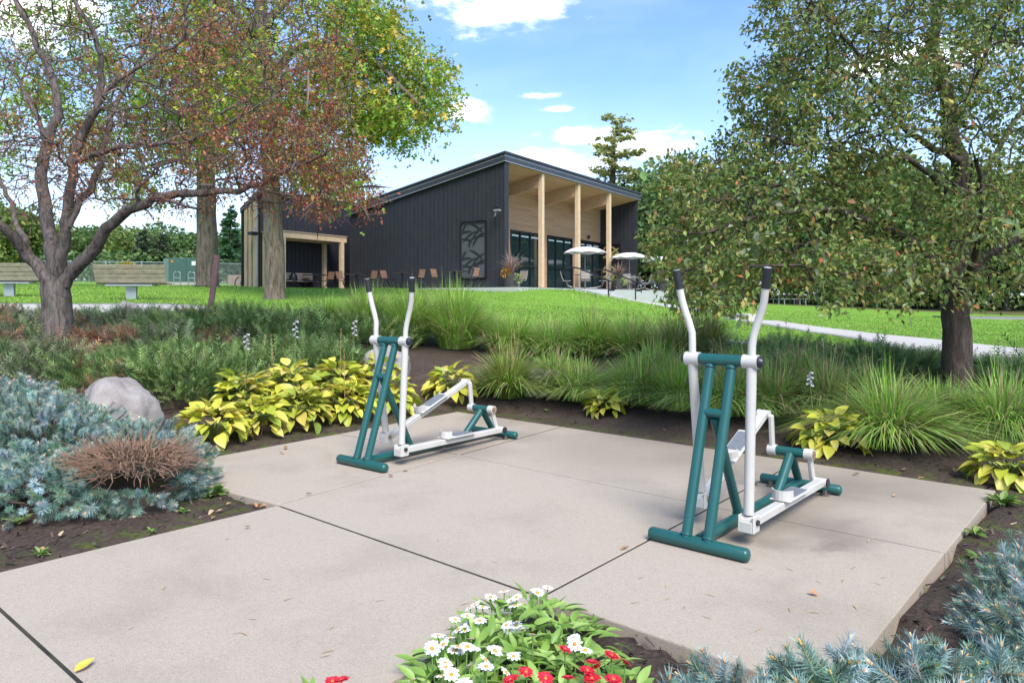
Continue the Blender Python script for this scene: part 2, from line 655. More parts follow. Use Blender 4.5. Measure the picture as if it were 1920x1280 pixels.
# ------------------------------------------------------------------ concrete
def concrete(name, c, stain=.5, scale=1.0, damp=False):
    m, nb, pr = newmat(name)
    wp = wpos(nb)
    f = nb.noise(wp, 190, 3, .7)
    f2 = nb.noise(wp, 1.1 * scale, 6, .62, .4)
    f3 = nb.noise(wp, 14, 5, .7)
    lo = [v * .87 for v in c]; hi = [min(1, v * 1.08) for v in c]
    col = nb.ramp(f, [(.25, lo), (.5, c), (.75, hi)])
    col = nb.mix(nb.math('MULTIPLY', nb.smooth(f2, .46, .72), stain), col, tuple(v * .52 for v in (c[0], c[1] * 1.0, c[2] * .98)) + (1,))
    col = nb.mix(nb.math('MULTIPLY', nb.smooth(f3, .52, .75), .22), col, tuple(v * .72 for v in c) + (1,))
    # exposed fine aggregate
    vo = nb.n('ShaderNodeTexVoronoi')
    vo.inputs['Scale'].default_value = 260
    nb.link(wp, vo.inputs['Vector'])
    sepc = nb.n('ShaderNodeSeparateColor')
    nb.link(vo.outputs['Color'], sepc.inputs[0])
    col = nb.mix(nb.math('MULTIPLY', nb.math('GREATER_THAN', sepc.outputs[0], .86), .4), col, tuple(v * .5 for v in c) + (1,))
    col = nb.mix(nb.math('MULTIPLY', nb.math('LESS_THAN', sepc.outputs[0], .10), .35), col, tuple(min(1, v * 1.4) for v in c) + (1,))
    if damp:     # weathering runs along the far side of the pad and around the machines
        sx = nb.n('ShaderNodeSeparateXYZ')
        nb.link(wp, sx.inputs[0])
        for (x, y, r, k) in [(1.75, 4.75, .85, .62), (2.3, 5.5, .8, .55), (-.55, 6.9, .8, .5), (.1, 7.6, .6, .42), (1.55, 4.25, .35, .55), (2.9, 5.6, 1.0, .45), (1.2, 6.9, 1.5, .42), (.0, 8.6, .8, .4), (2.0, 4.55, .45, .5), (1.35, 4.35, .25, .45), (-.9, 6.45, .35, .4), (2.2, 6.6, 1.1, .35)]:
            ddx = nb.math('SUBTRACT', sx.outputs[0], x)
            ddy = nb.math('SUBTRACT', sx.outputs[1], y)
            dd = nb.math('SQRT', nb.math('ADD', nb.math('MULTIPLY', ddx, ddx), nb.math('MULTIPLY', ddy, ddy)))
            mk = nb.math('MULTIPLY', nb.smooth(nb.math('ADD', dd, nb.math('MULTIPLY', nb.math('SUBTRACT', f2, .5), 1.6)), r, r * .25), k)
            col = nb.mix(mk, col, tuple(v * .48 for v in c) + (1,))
    nb.link(col, pr.inputs['Base Color'])
    pr.inputs['Roughness'].default_value = .92
    pr.inputs['Specular IOR Level'].default_value = .12
    bump(nb, pr, nb.math('ADD', f, nb.math('MULTIPLY', f3, .4)), .35, .004)
    return m


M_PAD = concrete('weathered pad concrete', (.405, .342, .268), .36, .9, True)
M_WALK = concrete('walk concrete', (.47, .44, .39), .2)
M_STEP = concrete('grey step concrete', (.46, .46, .44), .3)


def inset(poly, d):
    poly = [np.asarray(p) for p in poly]
    n = len(poly)
    area = sum(poly[i][0] * poly[(i + 1) % n][1] - poly[(i + 1) % n][0] * poly[i][1] for i in range(n))
    s = 1 if area > 0 else -1
    out = []
    for i in range(n):
        p0, p1, p2 = poly[i - 1], poly[i], poly[(i + 1) % n]
        e1, e2 = unit(p1 - p0), unit(p2 - p1)
        n1, n2 = s * np.array([-e1[1], e1[0]]), s * np.array([-e2[1], e2[0]])
        k = d / max(.3, 1 + n1 @ n2)
        out.append(p1 + (n1 + n2) * k)
    return out


pad = tag(bpy.data.objects.new('concrete_pad', None), 'beige concrete exercise pad and walkway with cut joints', kind='structure')
COL.objects.link(pad)
for poly in SLABS:
    area = sum(poly[i][0] * poly[(i + 1) % 4][1] - poly[(i + 1) % 4][0] * poly[i][1] for i in range(4))
    if area < 0: poly = poly[::-1]
    mb = MB()
    rings = [(inset(poly, .0075), -.2), (inset(poly, .0075), -.008), (inset(poly, .009), -.003), (inset(poly, .0115), 0)]
    V, Fq = [], []
    dz = random.uniform(-.003, .003)
    for ring, z in rings:
        V += [(p[0], p[1], z + dz) for p in ring]
    for r in range(len(rings) - 1):
        for k in range(4):
            Fq.append([r * 4 + k, r * 4 + (k + 1) % 4, (r + 1) * 4 + (k + 1) % 4, (r + 1) * 4 + k])
    e = (len(rings) - 1) * 4
    Fq.append([e, e + 1, e + 2, e + 3])
    mb.add(V, Fq)
    mb.build('slab', M_PAD, pad)


M_JOINT = plain('dark joint filler', (.032, .03, .018), .95, 0, .6, 5)
for (a_, c_) in [(pJ, pK), (pK, pB), (pQ, pM), (pM, pF), (pN, pK), (pK, pM), (pM, pR2), (pJ, pQ), (pW1, pW2)]:
    e_ = unit(c_ - a_); a_, c_ = a_ + e_ * .03, c_ - e_ * .03; n_ = np.array([-e_[1], e_[0]]) * .0085
    MB().prism([tuple(a_ - n_), tuple(c_ - n_), tuple(c_ + n_), tuple(a_ + n_)], -.1, -.004).build('joint_filler', M_JOINT, pad)


def strip(name, left, right, lift=.035, mat=None, n=40):
    """a walk that follows the ground between two edge lines"""
    def res(p):
        p = np.asarray(p, float)
        s = np.concatenate([[0], np.cumsum(np.linalg.norm(np.diff(p, axis=0), axis=1))])
        t = np.linspace(0, s[-1], n)
        return np.stack([np.interp(t, s, p[:, k]) for k in range(2)], 1)
    Lp, Rp = res(left), res(right)
    rows = [Lp * (1 - k) + Rp * k for k in (0, .25, .5, .75, 1)]
    XYs = np.concatenate(rows)
    z = H(XYs) + lift
    V = np.column_stack([XYs, z])
    Vb = V[np.r_[0:n, 4 * n:5 * n]] - [0, 0, .15]
    i = np.arange(n - 1)
    Fq = np.concatenate([np.stack([r * n + i, (r + 1) * n + i, (r + 1) * n + i + 1, r * n + i + 1], 1) for r in range(4)] +
                        [np.stack([i, i + 1, 5 * n + i + 1, 5 * n + i], 1), np.stack([4 * n + i, 6 * n + i, 6 * n + i + 1, 4 * n + i + 1], 1)])
    return tag(ob(name, mesh_np(name, np.concatenate([V, Vb]), Fq, None, True), mat or M_WALK), kind='structure')


strip('lawn_path', [(8.2, 26), (8.35, 21), (8.1, 18.7), (7.45, 15), (7.1, 13.2), (7.3, 11.9)], [(9.7, 26), (10.1, 21.2), (10.1, 17.7), (9.9, 14.8), (10.1, 13.2), (10.8, 11.3)])
strip('bed_path', [(3.9, 14.9), (4.7, 13.6), (5.6, 12.6), (6.9, 12.2), (8.2, 11.8), (10.5, 11.3), (14, 10.6)], [(3.6, 13.7), (4.35, 12.75), (5.4, 11.8), (6.7, 11.05), (7.3, 10.3), (9.3, 9.3), (13, 8.2)])
strip('sidewalk', [(-40, 17.2), (-20, 17.2), (-11, 17.2), (-8.4, 17.1), (-6.8, 16.5), (-6.3, 15.9)], [(-40, 15.5), (-20, 15.4), (-11, 15.3), (-8.4, 15.2), (-7.2, 15.3), (-6.6, 15.5)], .03)
strip('park_road', [(20, 34), (26, 36), (40, 37), (70, 36)], [(20, 32.4), (26, 33.6), (40, 33.8), (70, 33)], .05, plain('grey road asphalt', (.2, .19, .18), .9, bmp=.3))

# patio terrace with steps
patio = MB()
patio.prism([tuple(p) for p in PATIO], .5, PATIO_Z)
patio.build('patio', M_STEP)
tag(bpy.data.objects['patio'], kind='structure')


def bpt(x, y, z):
    q = bxy(x, y)
    return (q[0], q[1], z)


def steps(name, label, x0, y0, y1, z_top, n, rise, run, widen=0.0):
    s = thing(name, label, 'steps', bpt(x0, (y0 + y1) / 2, z_top - n * rise), BA)
    for k in range(n):
        mb = MB().box(k * run, (k + 1) * run + .02, -(y1 - y0) / 2 - widen * k, (y1 - y0) / 2, -.25, (n - k) * rise - rise * 1.0 + 0.0, .012)
        mb.build('tread', M_STEP, s)
    return s


steps('patio_steps', 'grey concrete steps leading up to the patio terrace with black handrails', 2.9, 1.5, 4.7, PATIO_Z, 4, .15, .42)

# ------------------------------------------------------------------ building
M_BLACK = plain('charcoal board siding', (.022, .023, .028), .55, 0, .2, 3.0, .15, 40)
M_BACK = plain('black wall behind the boards', (.008, .008, .01), .8)
M_FASC = plain('dark grey metal fascia', (.05, .052, .06), .4, .3, .15, 2)
M_FLASH = plain('pale metal drip edge', (.42, .43, .45), .35, .6)
M_TIMB = plain('pale glued timber', (.60, .44, .27), .55, 0, .12, 5.0, .05)
M_DARKM = plain('black painted metal', (.012, .012, .014), .4, .2)
M_GREY = plain('weathered grey steel', (.30, .29, .27), .45, .4)


def woodplank(name, c1, c2, plank_h, plank_l, axis='xz'):
    """cladding boards too fine to build at this distance"""
    m, nb, pr = newmat(name)
    tcn = opos(nb)
    mp = nb.n('ShaderNodeMapping')
    if axis == 'yz':
        mp.inputs['Rotation'].default_value = (rad(90), 0, rad(90))
        nb.link(tcn, mp.inputs[0])
        sx = nb.n('ShaderNodeSeparateXYZ'); nb.link(tcn, sx.inputs[0])
        cb = nb.n('ShaderNodeCombineXYZ'); nb.link(sx.outputs[1], cb.inputs[0]); nb.link(sx.outputs[2], cb.inputs[1])
    else:
        sx = nb.n('ShaderNodeSeparateXYZ'); nb.link(tcn, sx.inputs[0])
        cb = nb.n('ShaderNodeCombineXYZ'); nb.link(sx.outputs[1], cb.inputs[0]); nb.link(sx.outputs[0], cb.inputs[1])
    br = nb.n('ShaderNodeTexBrick')
    nb.link(cb.outputs[0], br.inputs['Vector'])
    br.inputs['Color1'].default_value = (*c1, 1)
    br.inputs['Color2'].default_value = (*c2, 1)
    br.inputs['Mortar'].default_value = (c1[0] * .45, c1[1] * .45, c1[2] * .45, 1)
    br.inputs['Scale'].default_value = 1
    br.inputs['Brick Width'].default_value = plank_l
    br.inputs['Row Height'].default_value = plank_h
    br.inputs['Mortar Size'].default_value = .006
    br.offset = .37
    g = nb.noise(cb.outputs[0], 18, 5, .7)
    c = nb.mix(nb.math('MULTIPLY', g, .35), br.outputs['Color'], (c1[0] * .6, c1[1] * .6, c1[2] * .6, 1))
    nb.link(c, pr.inputs['Base Color'])
    pr.inputs['Roughness'].default_value = .6
    bump(nb, pr, br.outputs['Fac'], -.4, .01)
    return m


M_CLAD = woodplank('warm wood cladding', (.42, .245, .135), (.53, .32, .18), .14, 2.4, 'yz')
M_SOFF = woodplank('warm wood soffit', (.50, .295, .155), (.58, .355, .195), .14, 3.0, 'xy')

m, nb, pr = newmat('dark reflective window glass')
pr.inputs['Base Color'].default_value = (.016, .034, .034, 1)
pr.inputs['Roughness'].default_value = .04
pr.inputs['Specular IOR Level'].default_value = .9
M_GLASS = m

BW, BL = 9.74, 15.0                       # width (left wall), length (porch side)
RT0, PITCH, FH = 6.05, .1817, .38


def rz_(x):
    return RT0 + x * PITCH                  # roof top height above the patio at local x (x <= 0)


bld = thing('pavilion', 'charcoal clad pavilion with sloping roof and timber porch on the rise', 'building', bpt(0, 0, PATIO_Z), BA)
mb = MB()
# core volume behind the siding (stays 4 cm inside)
x0, x1, xr, y0, y1 = -BW + .04, -.04, -2.5, .05, BL - .05


def slab_vol(mb, xa, xb, ya, yb, z0, dz):
    V = [(xa, ya, z0), (xb, ya, z0), (xb, yb, z0), (xa, yb, z0), (xa, ya, rz_(xa) - dz), (xb, ya, rz_(xb) - dz), (xb, yb, rz_(xb) - dz), (xa, yb, rz_(xa) - dz)]
    mb.add(V, [[0, 3, 2, 1], [4, 5, 6, 7], [0, 1, 5, 4], [1, 2, 6, 5], [2, 3, 7, 6], [3, 0, 4, 7]])


slab_vol(mb, x0, -2.55, y0, y1, 0, .30)
slab_vol(mb, -2.55, -.02, .05, .26, 0, .30)
slab_vol(mb, -2.55, -.02, BL - .26, BL - .05, 0, .30)
mb.build('wall', M_BACK, bld)
# roof: slab, fascia boards and the pale drip edges
mb = MB()
oh = .12
V = []
for (x, y) in [(-BW - oh, -oh), (oh, -oh), (oh, BL + oh), (-BW - oh, BL + oh)]:
    V.append((x, y, rz_(x) - FH))
for (x, y) in [(-BW - oh, -oh), (oh, -oh), (oh, BL + oh), (-BW - oh, BL + oh)]:
    V.append((x, y, rz_(x)))
mb.add(V, [[0, 3, 2, 1], [4, 5, 6, 7], [0, 1, 5, 4], [1, 2, 6, 5], [2, 3, 7, 6], [3, 0, 4, 7]])
roof = mb.build('roof', M_FASC, bld)
for nm, za, zb, o2 in (('drip_edge', -.012, -FH - .01, .02), ('flashing', -.13, -.15, .006), ('roof_cap', .05, -.03, .05)):
    mb = MB()
    e = oh + o2
    for (xa, xb, ya, yb) in [(-BW - e, e, -e, -oh - .001), (oh + .001, e, -oh, BL + e)]:
        if nm == 'drip_edge':
            z0a, z1a = -FH - .018, -FH + .012
        else:
            z0a, z1a = min(za, zb), max(za, zb)
        V = [(xa, ya, rz_(xa) + z0a), (xb, ya, rz_(xb) + z0a), (xb, yb, rz_(xb) + z0a), (xa, yb, rz_(xa) + z0a),
             (xa, ya, rz_(xa) + z1a), (xb, ya, rz_(xb) + z1a), (xb, yb, rz_(xb) + z1a), (xa, yb, rz_(xa) + z1a)]
        mb.add(V, [[0, 3, 2, 1], [4, 5, 6, 7], [0, 1, 5, 4], [1, 2, 6, 5], [2, 3, 7, 6], [3, 0, 4, 7]])
    mb.build(nm, M_FASC if nm == 'roof_cap' else M_FLASH, roof)
# porch soffit and recessed wood wall
mb = MB()
V = [(-2.5, .28, rz_(-2.5) - FH - .03), (.05, .28, rz_(.05) - FH - .03), (.05, BL - .28, rz_(.05) - FH - .03), (-2.5, BL - .28, rz_(-2.5) - FH - .03)]
V += [(x, y, z + .025) for x, y, z in V]
mb.add(V, [[0, 3, 2, 1], [4, 5, 6, 7], [0, 1, 5, 4], [1, 2, 6, 5], [2, 3, 7, 6], [3, 0, 4, 7]])
mb.build('soffit', M_SOFF, bld)


def siding(parent, x_from, x_to, ztop, plane_y=0.0, w=.262, along='x', z0=.02, mat=M_BLACK, face=-1, t=.03):
    """vertical boards, every one a piece of its own; ztop(u) gives the top"""
    n = max(1, round(abs(x_to - x_from) / w))
    us = np.linspace(x_from, x_to, n + 1)
    for a, c in zip(us[:-1], us[1:]):
        a, c = min(a, c) + .008, max(a, c) - .008
        za, zc = ztop(a), ztop(c)
        d = random.uniform(-.003, .003)
        p0, p1 = plane_y + d, plane_y + face * t + d
        if along == 'x':
            base = [(a, p1), (c, p1), (c, p0), (a, p0)]
            zt = [za, zc, zc, za]
        else:
            base = [(p0, a), (p1, a), (p1, c), (p0, c)] if face > 0 else [(p1, a), (p0, a), (p0, c), (p1, c)]
            zt = [za, za, zc, zc]
        V = [(p[0], p[1], z0) for p in base] + [(p[0], p[1], z) for p, z in zip(base, zt)]
        MB().add(V, [[0, 3, 2, 1], [4, 5, 6, 7], [0, 1, 5, 4], [1, 2, 6, 5], [2, 3, 7, 6], [3, 0, 4, 7]]).build('siding_board', mat, parent)


# front wall, split around the leaf-patterned panel
top = lambda x: rz_(x) - FH + .02
PX0, PX1, PZ0, PZ1 = -2.45, -.98, .48, 3.08
siding(bld, -BW, PX0, top, .05)
siding(bld, PX1, -.02, top, .05)
siding(bld, PX0, PX1, top, .05, z0=PZ1 + .05)
siding(bld, PX0, PX1, lambda x: PZ0 - .05, .05)
siding(bld, -2.48, -.02, top, BL - .27, along='x', z0=.02)          # far end of the porch
# corner trim
MB().box(-.02, .06, -.02, .30, .02, rz_(0) - FH + .01, .006).build('corner_trim', M_BLACK, bld)

# leaf panel
M_PANEL = plain('grey etched panel', (.085, .088, .092), .35, .2, .15, 2)
M_BLADE = plain('black leaf cut-outs', (.006, .008, .008), .3)
M_GOLD = plain('golden leaf cut-outs', (.33, .27, .11), .5)


def leaf_panel(parent, xa, xb, za, zb, y, m1, m2, seed, along='x'):
    pn = MB().box(xa + .05, xb - .05, y - .02, y + .02, za + .05, zb - .05).build('leaf_panel', m1, parent)
    mb = MB()
    for (a0, a1, c0, c1) in [(xa, xb, zb - .05, zb), (xa, xb, za, za + .05), (xa, xa + .05, za + .05, zb - .05), (xb - .05, xb, za + .05, zb - .05)]:
        mb.box(a0, a1, y - .08, y + .02, c0, c1)
    mb.build('frame', M_DARKM, pn)
    rr = random.Random(seed)
    W_, H_ = xb - xa - .14, zb - za - .14
    k = 0
    for rep in range(2):
        for (u, v, ang, L) in [(.12, .86, 65, .34), (.62, .86, -32, .62), (.22, .72, 8, .38), (.72, .70, 38, .58), (.35, .56, 32, .62), (.66, .48, 12, .62), (.22, .42, -14, .45), (.60, .36, 52, .34), (.35, .28, 78, .20), (.84, .60, 20, .3)]:
            v = v * .5 + (.5 if rep == 0 else 0.0) - .03
            ca, sa = math.cos(rad(ang)), math.sin(rad(ang))
            L2 = L * .5 * W_ * 1.25
            pts = []
            for t in np.linspace(-1, 1, 7):
                wd = .058 * (1 - t * t) ** .7 + .002
                bow = .16 * L2 * (1 - t * t)
                for s in (-1, 1):
                    q = np.array([t * L2, bow + s * wd])
                    x = np.clip(u * W_ + ca * q[0] - sa * q[1], 0, W_)
                    z = np.clip(v * H_ + sa * q[0] + ca * q[1], 0, H_)
                    pts.append((xa + .07 + x, y - .024 - k * .0004, za + .07 + z))
            k += 1
            MB().add(pts, [[2 * i, 2 * i + 2, 2 * i + 3, 2 * i + 1] for i in range(6)]).build('leaf_motif', m2, pn)


leaf_panel(bld, PX0, PX1, PZ0, PZ1, .03, M_PANEL, M_BLADE, 1)
leaf_panel(bld, -2.35, -1.05, .35, 3.0, BL - .34, M_DARKM, M_GOLD, 2)

# recessed wall with three glazed door sets
WINS = [(4.25, 7.2), (8.0, 10.94), (11.75, 14.62)]
WH = 3.12
mb = MB()
edges = [.28] + [v for w in WINS for v in w] + [BL - .28]
for a, c in zip(edges[0::2], edges[1::2]):
    mb.box(-2.55, -2.48, a, c, 0, WH)
V = [(-2.55, .28, WH), (-2.48, .28, WH), (-2.48, BL - .28, WH), (-2.55, BL - .28, WH)]
zt = rz_(-2.5) - FH - .03
mb.box(-2.55, -2.48, .28, BL - .28, WH, zt)
mb.build('wood_wall', M_CLAD, bld)
for (a, c) in WINS:
    w = MB().box(-2.545, -2.52, a + .05, c - .05, .05, WH - .05).build('glazing', M_GLASS, bld)
    w.hide_render = False
    mb = MB()
    mb.box(-2.548, -2.44, a, a + .10, 0, WH); mb.box(-2.548, -2.44, c - .10, c, 0, WH)
    mb.box(-2.548, -2.44, a + .10, c - .10, WH - .10, WH); mb.box(-2.548, -2.44, a + .10, c - .10, 0, .12)
    fr = mb.build('door_frame', M_DARKM, w)
    for k in (1, 2):
        x = a + (c - a) * k / 3
        MB().box(-2.518, -2.45, x - .04, x + .04, .12, WH - .10).build('mullion', M_DARKM, w)
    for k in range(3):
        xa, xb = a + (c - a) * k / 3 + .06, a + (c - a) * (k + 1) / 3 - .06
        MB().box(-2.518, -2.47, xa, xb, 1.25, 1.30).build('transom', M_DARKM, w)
        MB().box(-2.519, -2.512, xa + .05, xb - .05, WH - .30, WH - .22).build('reflection_strip', plain('pale painted reflection', (.55, .66, .62), .3) if 'pale painted reflection' not in bpy.data.materials else bpy.data.materials['pale painted reflection'], w)  # pale strip imitating a reflection near the top of each pane
# timber posts and beams of the porch
for s in (3.4, 7.15, 10.95):
    zb = rz_(0) - FH - .03
    MB().box(-.20, .02, s - .11, s + .11, 0, zb, .006).build('porch_post', M_TIMB, bld)
    MB().box(-.25, .05, s - .16, s + .16, 0, .10).build('post_shoe', M_DARKM, bld)
    V = []
    for (dz) in (-.62, -.001):
        for (x, y) in [(-2.48, s - .1), (-.22, s - .1), (-.22, s + .1), (-2.48, s + .1)]:
            V.append((x, y, rz_(x) - FH - .03 + dz))
    MB().add(V, [[0, 3, 2, 1], [4, 5, 6, 7], [0, 1, 5, 4], [1, 2, 6, 5], [2, 3, 7, 6], [3, 0, 4, 7]]).build('porch_beam', plain('warm beam timber', (.50, .315, .18), .55) if 'warm beam timber' not in bpy.data.materials else bpy.data.materials['warm beam timber'], bld)
# sconces and the exit lamp on the wood wall
for (yy, zz, hh) in [(3.6, 1.5, .42), (11.35, 1.45, .42), (14.85, 1.45, .42), (12.9, 3.35, .2)]:
    MB().tube([(-2.36, yy, zz - hh / 2), (-2.36, yy, zz + hh / 2)], .075, 10).build('wall_sconce', M_DARKM, bld)
# flood light on the front corner
mb = MB().tube([(-.45, 0, 3.35), (-.40, -.22, 3.2), (-.28, -.32, 3.25), (-.2, -.34, 3.45)], .03, 8)
mb.box(-.30, .02, -.42, -.24, 3.43, 3.52, .02)
mb.build('flood_light', M_GREY, bld)
mb = MB()
for k in range(4):
    mb.box(-.30 + k * .08, -.25 + k * .08, -.36, -.30, 3.58, 3.63)
mb.build('lamp_cluster', M_DARKM, bld)

# ---- the wing on the left (own roof, rises to the right) with its pergola
WX = -BW - 1.7                              # wall plane facing the court
wing = thing('pavilion_wing', 'lower charcoal wing with pale timber fins behind the oak trunk', 'building', bpt(WX, -4.22, PATIO_Z), BA)
WT, WLn = 4.85, 13.0
WWD = 1.25
zl = WT - .85
# local: x 0 is the court-side wall, wing extends to -x; y from 0
V = [(-WWD, .06, 0), (-.06, .06, 0), (-.06, WLn, 0), (-WWD, WLn, 0), (-WWD, .06, zl - .2), (-.06, .06, WT - .2), (-.06, WLn, WT - .2), (-WWD, WLn, zl - .2)]
BOXF = [[0, 3, 2, 1], [4, 5, 6, 7], [0, 1, 5, 4], [1, 2, 6, 5], [2, 3, 7, 6], [3, 0, 4, 7]]
MB().add(V, BOXF).build('wall', M_BACK, wing)
siding(wing, 0.0, WLn, lambda u: WT - .22, -.06, .27, 'y', face=1)
V = [(-WWD - .12, -.15, zl - .22), (.1, -.15, WT - .2), (.1, WLn, WT - .2), (-WWD - .12, WLn, zl - .22), (-WWD - .12, -.15, zl + .04), (.1, -.15, WT + .06), (.1, WLn, WT + .06), (-WWD - .12, WLn, zl + .04)]
MB().add(V, BOXF).build('roof', M_FASC, wing)
for k, xx in enumerate((-.32, -.66, -1.0)):
    zz = WT - .2 + xx * .68
    V = [(xx - .12, -.10, 0), (xx + .09, -.10, 0), (xx + .09, .05, 0), (xx - .12, .05, 0)]
    V += [(x, y, WT - .22 + x * .68) for x, y, _ in V]
    MB().add(V, BOXF).build('timber_fin', M_TIMB, wing)
V = [(-WWD - .06, -.14, 0), (-WWD + .03, -.14, 0), (-WWD + .03, .04, 0), (-WWD - .06, .04, 0)]
V += [(x, y, zl - .2) for x, y, _ in V]
MB().add(V, BOXF).build('edge_fin', M_BLACK, wing)
MB().tube([(-.14, -.13, 0), (-.14, -.13, WT - .4)], .03, 8).build('downpipe', M_FLASH, wing)
mb = MB().box(-.30, .05, -.52, -.15, 2.62, 2.78, .02)
mb.build('wall_lamp', M_DARKM, wing)
MB().tube([(-.1, -.35, 2.78), (-.1, -.35, 2.95), (-.1, -.1, 3.05)], .025, 6).build('lamp_bracket', M_FLASH, wing)

perg = thing('pergola', 'pale timber pergola with slatted roof in the courtyard', 'pergola', bpt(-BW - .3, -.26, PATIO_Z), BA)
L_, D_, ZT = 3.75, 1.3, 2.78
for (x, y) in [(0, 0), (0, -L_), (-D_, 0), (-D_, -L_)]:
    MB().box(x - .1, x + .1, y - .1, y + .1, 0, ZT - .3, .01).build('post', M_TIMB, perg)
for x in (0, -D_):
    MB().box(x - .07, x + .07, -L_ - .12, .30, ZT - .3, ZT, .008).build('beam', M_TIMB, perg)
for y in np.linspace(-L_, 0.2, 9):
    MB().box(-D_ + .08, -.08, y - .035, y + .035, ZT - .24, ZT - .04).build('rafter', M_TIMB, perg)
MB().box(-D_ - .1, .12, -L_ - .15, .32, ZT + .003, ZT + .03).build('roof_board', plain('pale roof boards', (.60, .46, .31), .6), perg)

# ---- patio furniture
M_SLAT = plain('orange brown bench slats', (.30, .165, .10), .6, 0, .2, 8)
M_SLATG = plain('grey beige bench slats', (.36, .31, .26), .6, 0, .15, 8)
M_IRON = plain('dark bronze iron', (.028, .024, .022), .45, .3)


def patio_set(label, x, y, rot, wood, frame, seats, group, top_r=.55, name='patio_table'):
    t = thing(name, label, 'table', bpt(x, y, PATIO_Z), BA + rot, group)
    mb = MB().tube([(0, 0, 0), (0, 0, .74)], .05, 10)
    mb.tube([(0, 0, .0), (0, 0, .03)], .26, 14)
    mb.build('pedestal', frame, t)
    MB().tube([(0, 0, .735), (0, 0, .775)], top_r, 20).build('table_top', frame, t)
    for a in seats:
        ca, sa = math.cos(a), math.sin(a)
        R = np.array([[ca, -sa, 0], [sa, ca, 0], [0, 0, 1]])

        def put(mb, nm, mt, par=None):
            for i in range(len(mb.V)):
                mb.V[i] = mb.V[i] @ R.T
            return mb.build(nm, mt, par or t)
        put(MB().tube([(.05, 0, .08), (.55, 0, .1), (.85, 0, .2), (.93, 0, .42)], .028, 8), 'seat_arm', frame)
        seat = put(MB().box(.70, 1.12, -.23, .23, .43, .46, .01), 'seat', frame)
        put(MB().tube([(1.06, -.22, .45), (1.16, -.22, .62), (1.24, -.22, .92), (1.24, .22, .92), (1.16, .22, .62), (1.06, .22, .45)], .018, 6), 'back_frame', frame)
        for k in range(5):
            z = .56 + k * .075
            xx = 1.13 + (z - .5) * .25
            put(MB().box(xx - .012, xx + .012, -.205, .205, z - .031, z + .031), 'back_slat', wood)
    return t


for (nm, t_) in [('nearest the leaf panel', 1.55), ('second from the leaf panel', 4.62), ('third from the leaf panel', 7.6), ('in front of the pergola, farthest left', 10.56)]:
    patio_set('dark patio table with orange slatted swivel seats, ' + nm, -t_, -1.6, 0, M_SLAT, M_IRON, (0, math.pi), 'dark patio tables along the charcoal wall', .62)
patio_set('grey patio table under the first white umbrella by the steps', 1.2, 5.52, .5, M_SLATG, M_GREY, (0, 1.57, 3.14, 4.71), 'grey patio tables under umbrellas')
patio_set('grey patio table under the middle white umbrella', 1.2, 10.94, .3, M_SLATG, M_GREY, (0, 1.57, 3.14, 4.71), 'grey patio tables under umbrellas')
patio_set('grey patio table half hidden behind crabapple leaves', 1.2, 15.3, .7, M_SLATG, M_GREY, (0, 1.57, 3.14, 4.71), 'grey patio tables under umbrellas')
patio_set('grey slatted seat set in the porch beside the first timber post', -1.0, 1.9, .9, M_SLATG, M_GREY, (0.6, 3.7), None, .35)

M_UMB = plain('white umbrella canvas', (.70, .70, .70), .8, 0, .05, 4)
for (lb, s, dia) in [('white scalloped patio umbrella nearest the steps, largest in view', 5.52, 2.25), ('middle white patio umbrella beside the last timber post', 10.94, 2.2), ('farthest white patio umbrella half hidden by leaves', 15.3, 2.2)]:
    u = thing('patio_umbrella', lb, 'umbrella', bpt(1.2, s, PATIO_Z + .76), BA + .3, 'white patio umbrellas')
    MB().tube([(0, 0, .02), (0, 0, 1.36)], .022, 8).build('pole', M_GREY, u)
    n = 8
    V, Fq = [(0, 0, 1.40)], []
    R_ = dia / 2
    for ring, (rr, zz) in enumerate([(.35, 1.36), (.7, 1.26), (1.0, 1.08)]):
        for k in range(n * 2):
            a = k / (n * 2) * 2 * math.pi
            sc = 1.0 if k % 2 == 0 else .93
            dz = 0 if k % 2 == 0 else (.05 * rr)
            V.append((R_ * rr * sc * math.cos(a), R_ * rr * sc * math.sin(a), zz + dz))
    T3 = [[0, 1 + k, 1 + (k + 1) % (2 * n)] for k in range(2 * n)]
    for r in range(2):
        for k in range(2 * n):
            a0 = 1 + r * 2 * n
            Fq.append([a0 + k, a0 + 2 * n + k, a0 + 2 * n + (k + 1) % (2 * n), a0 + (k + 1) % (2 * n)])
    mbu = MB().add(V, Fq)
    mbu.T.append(np.array(T3))
    cn = mbu.build('canopy', M_UMB, u)
    sm = cn.modifiers.new('thick', 'SOLIDIFY'); sm.thickness = .012
    for k in range(n):
        a = k / n * 2 * math.pi
        MB().tube([(0, 0, 1.33), (R_ * .97 * math.cos(a), R_ * .97 * math.sin(a), 1.05)], .008, 5).build('rib', M_GREY, u)

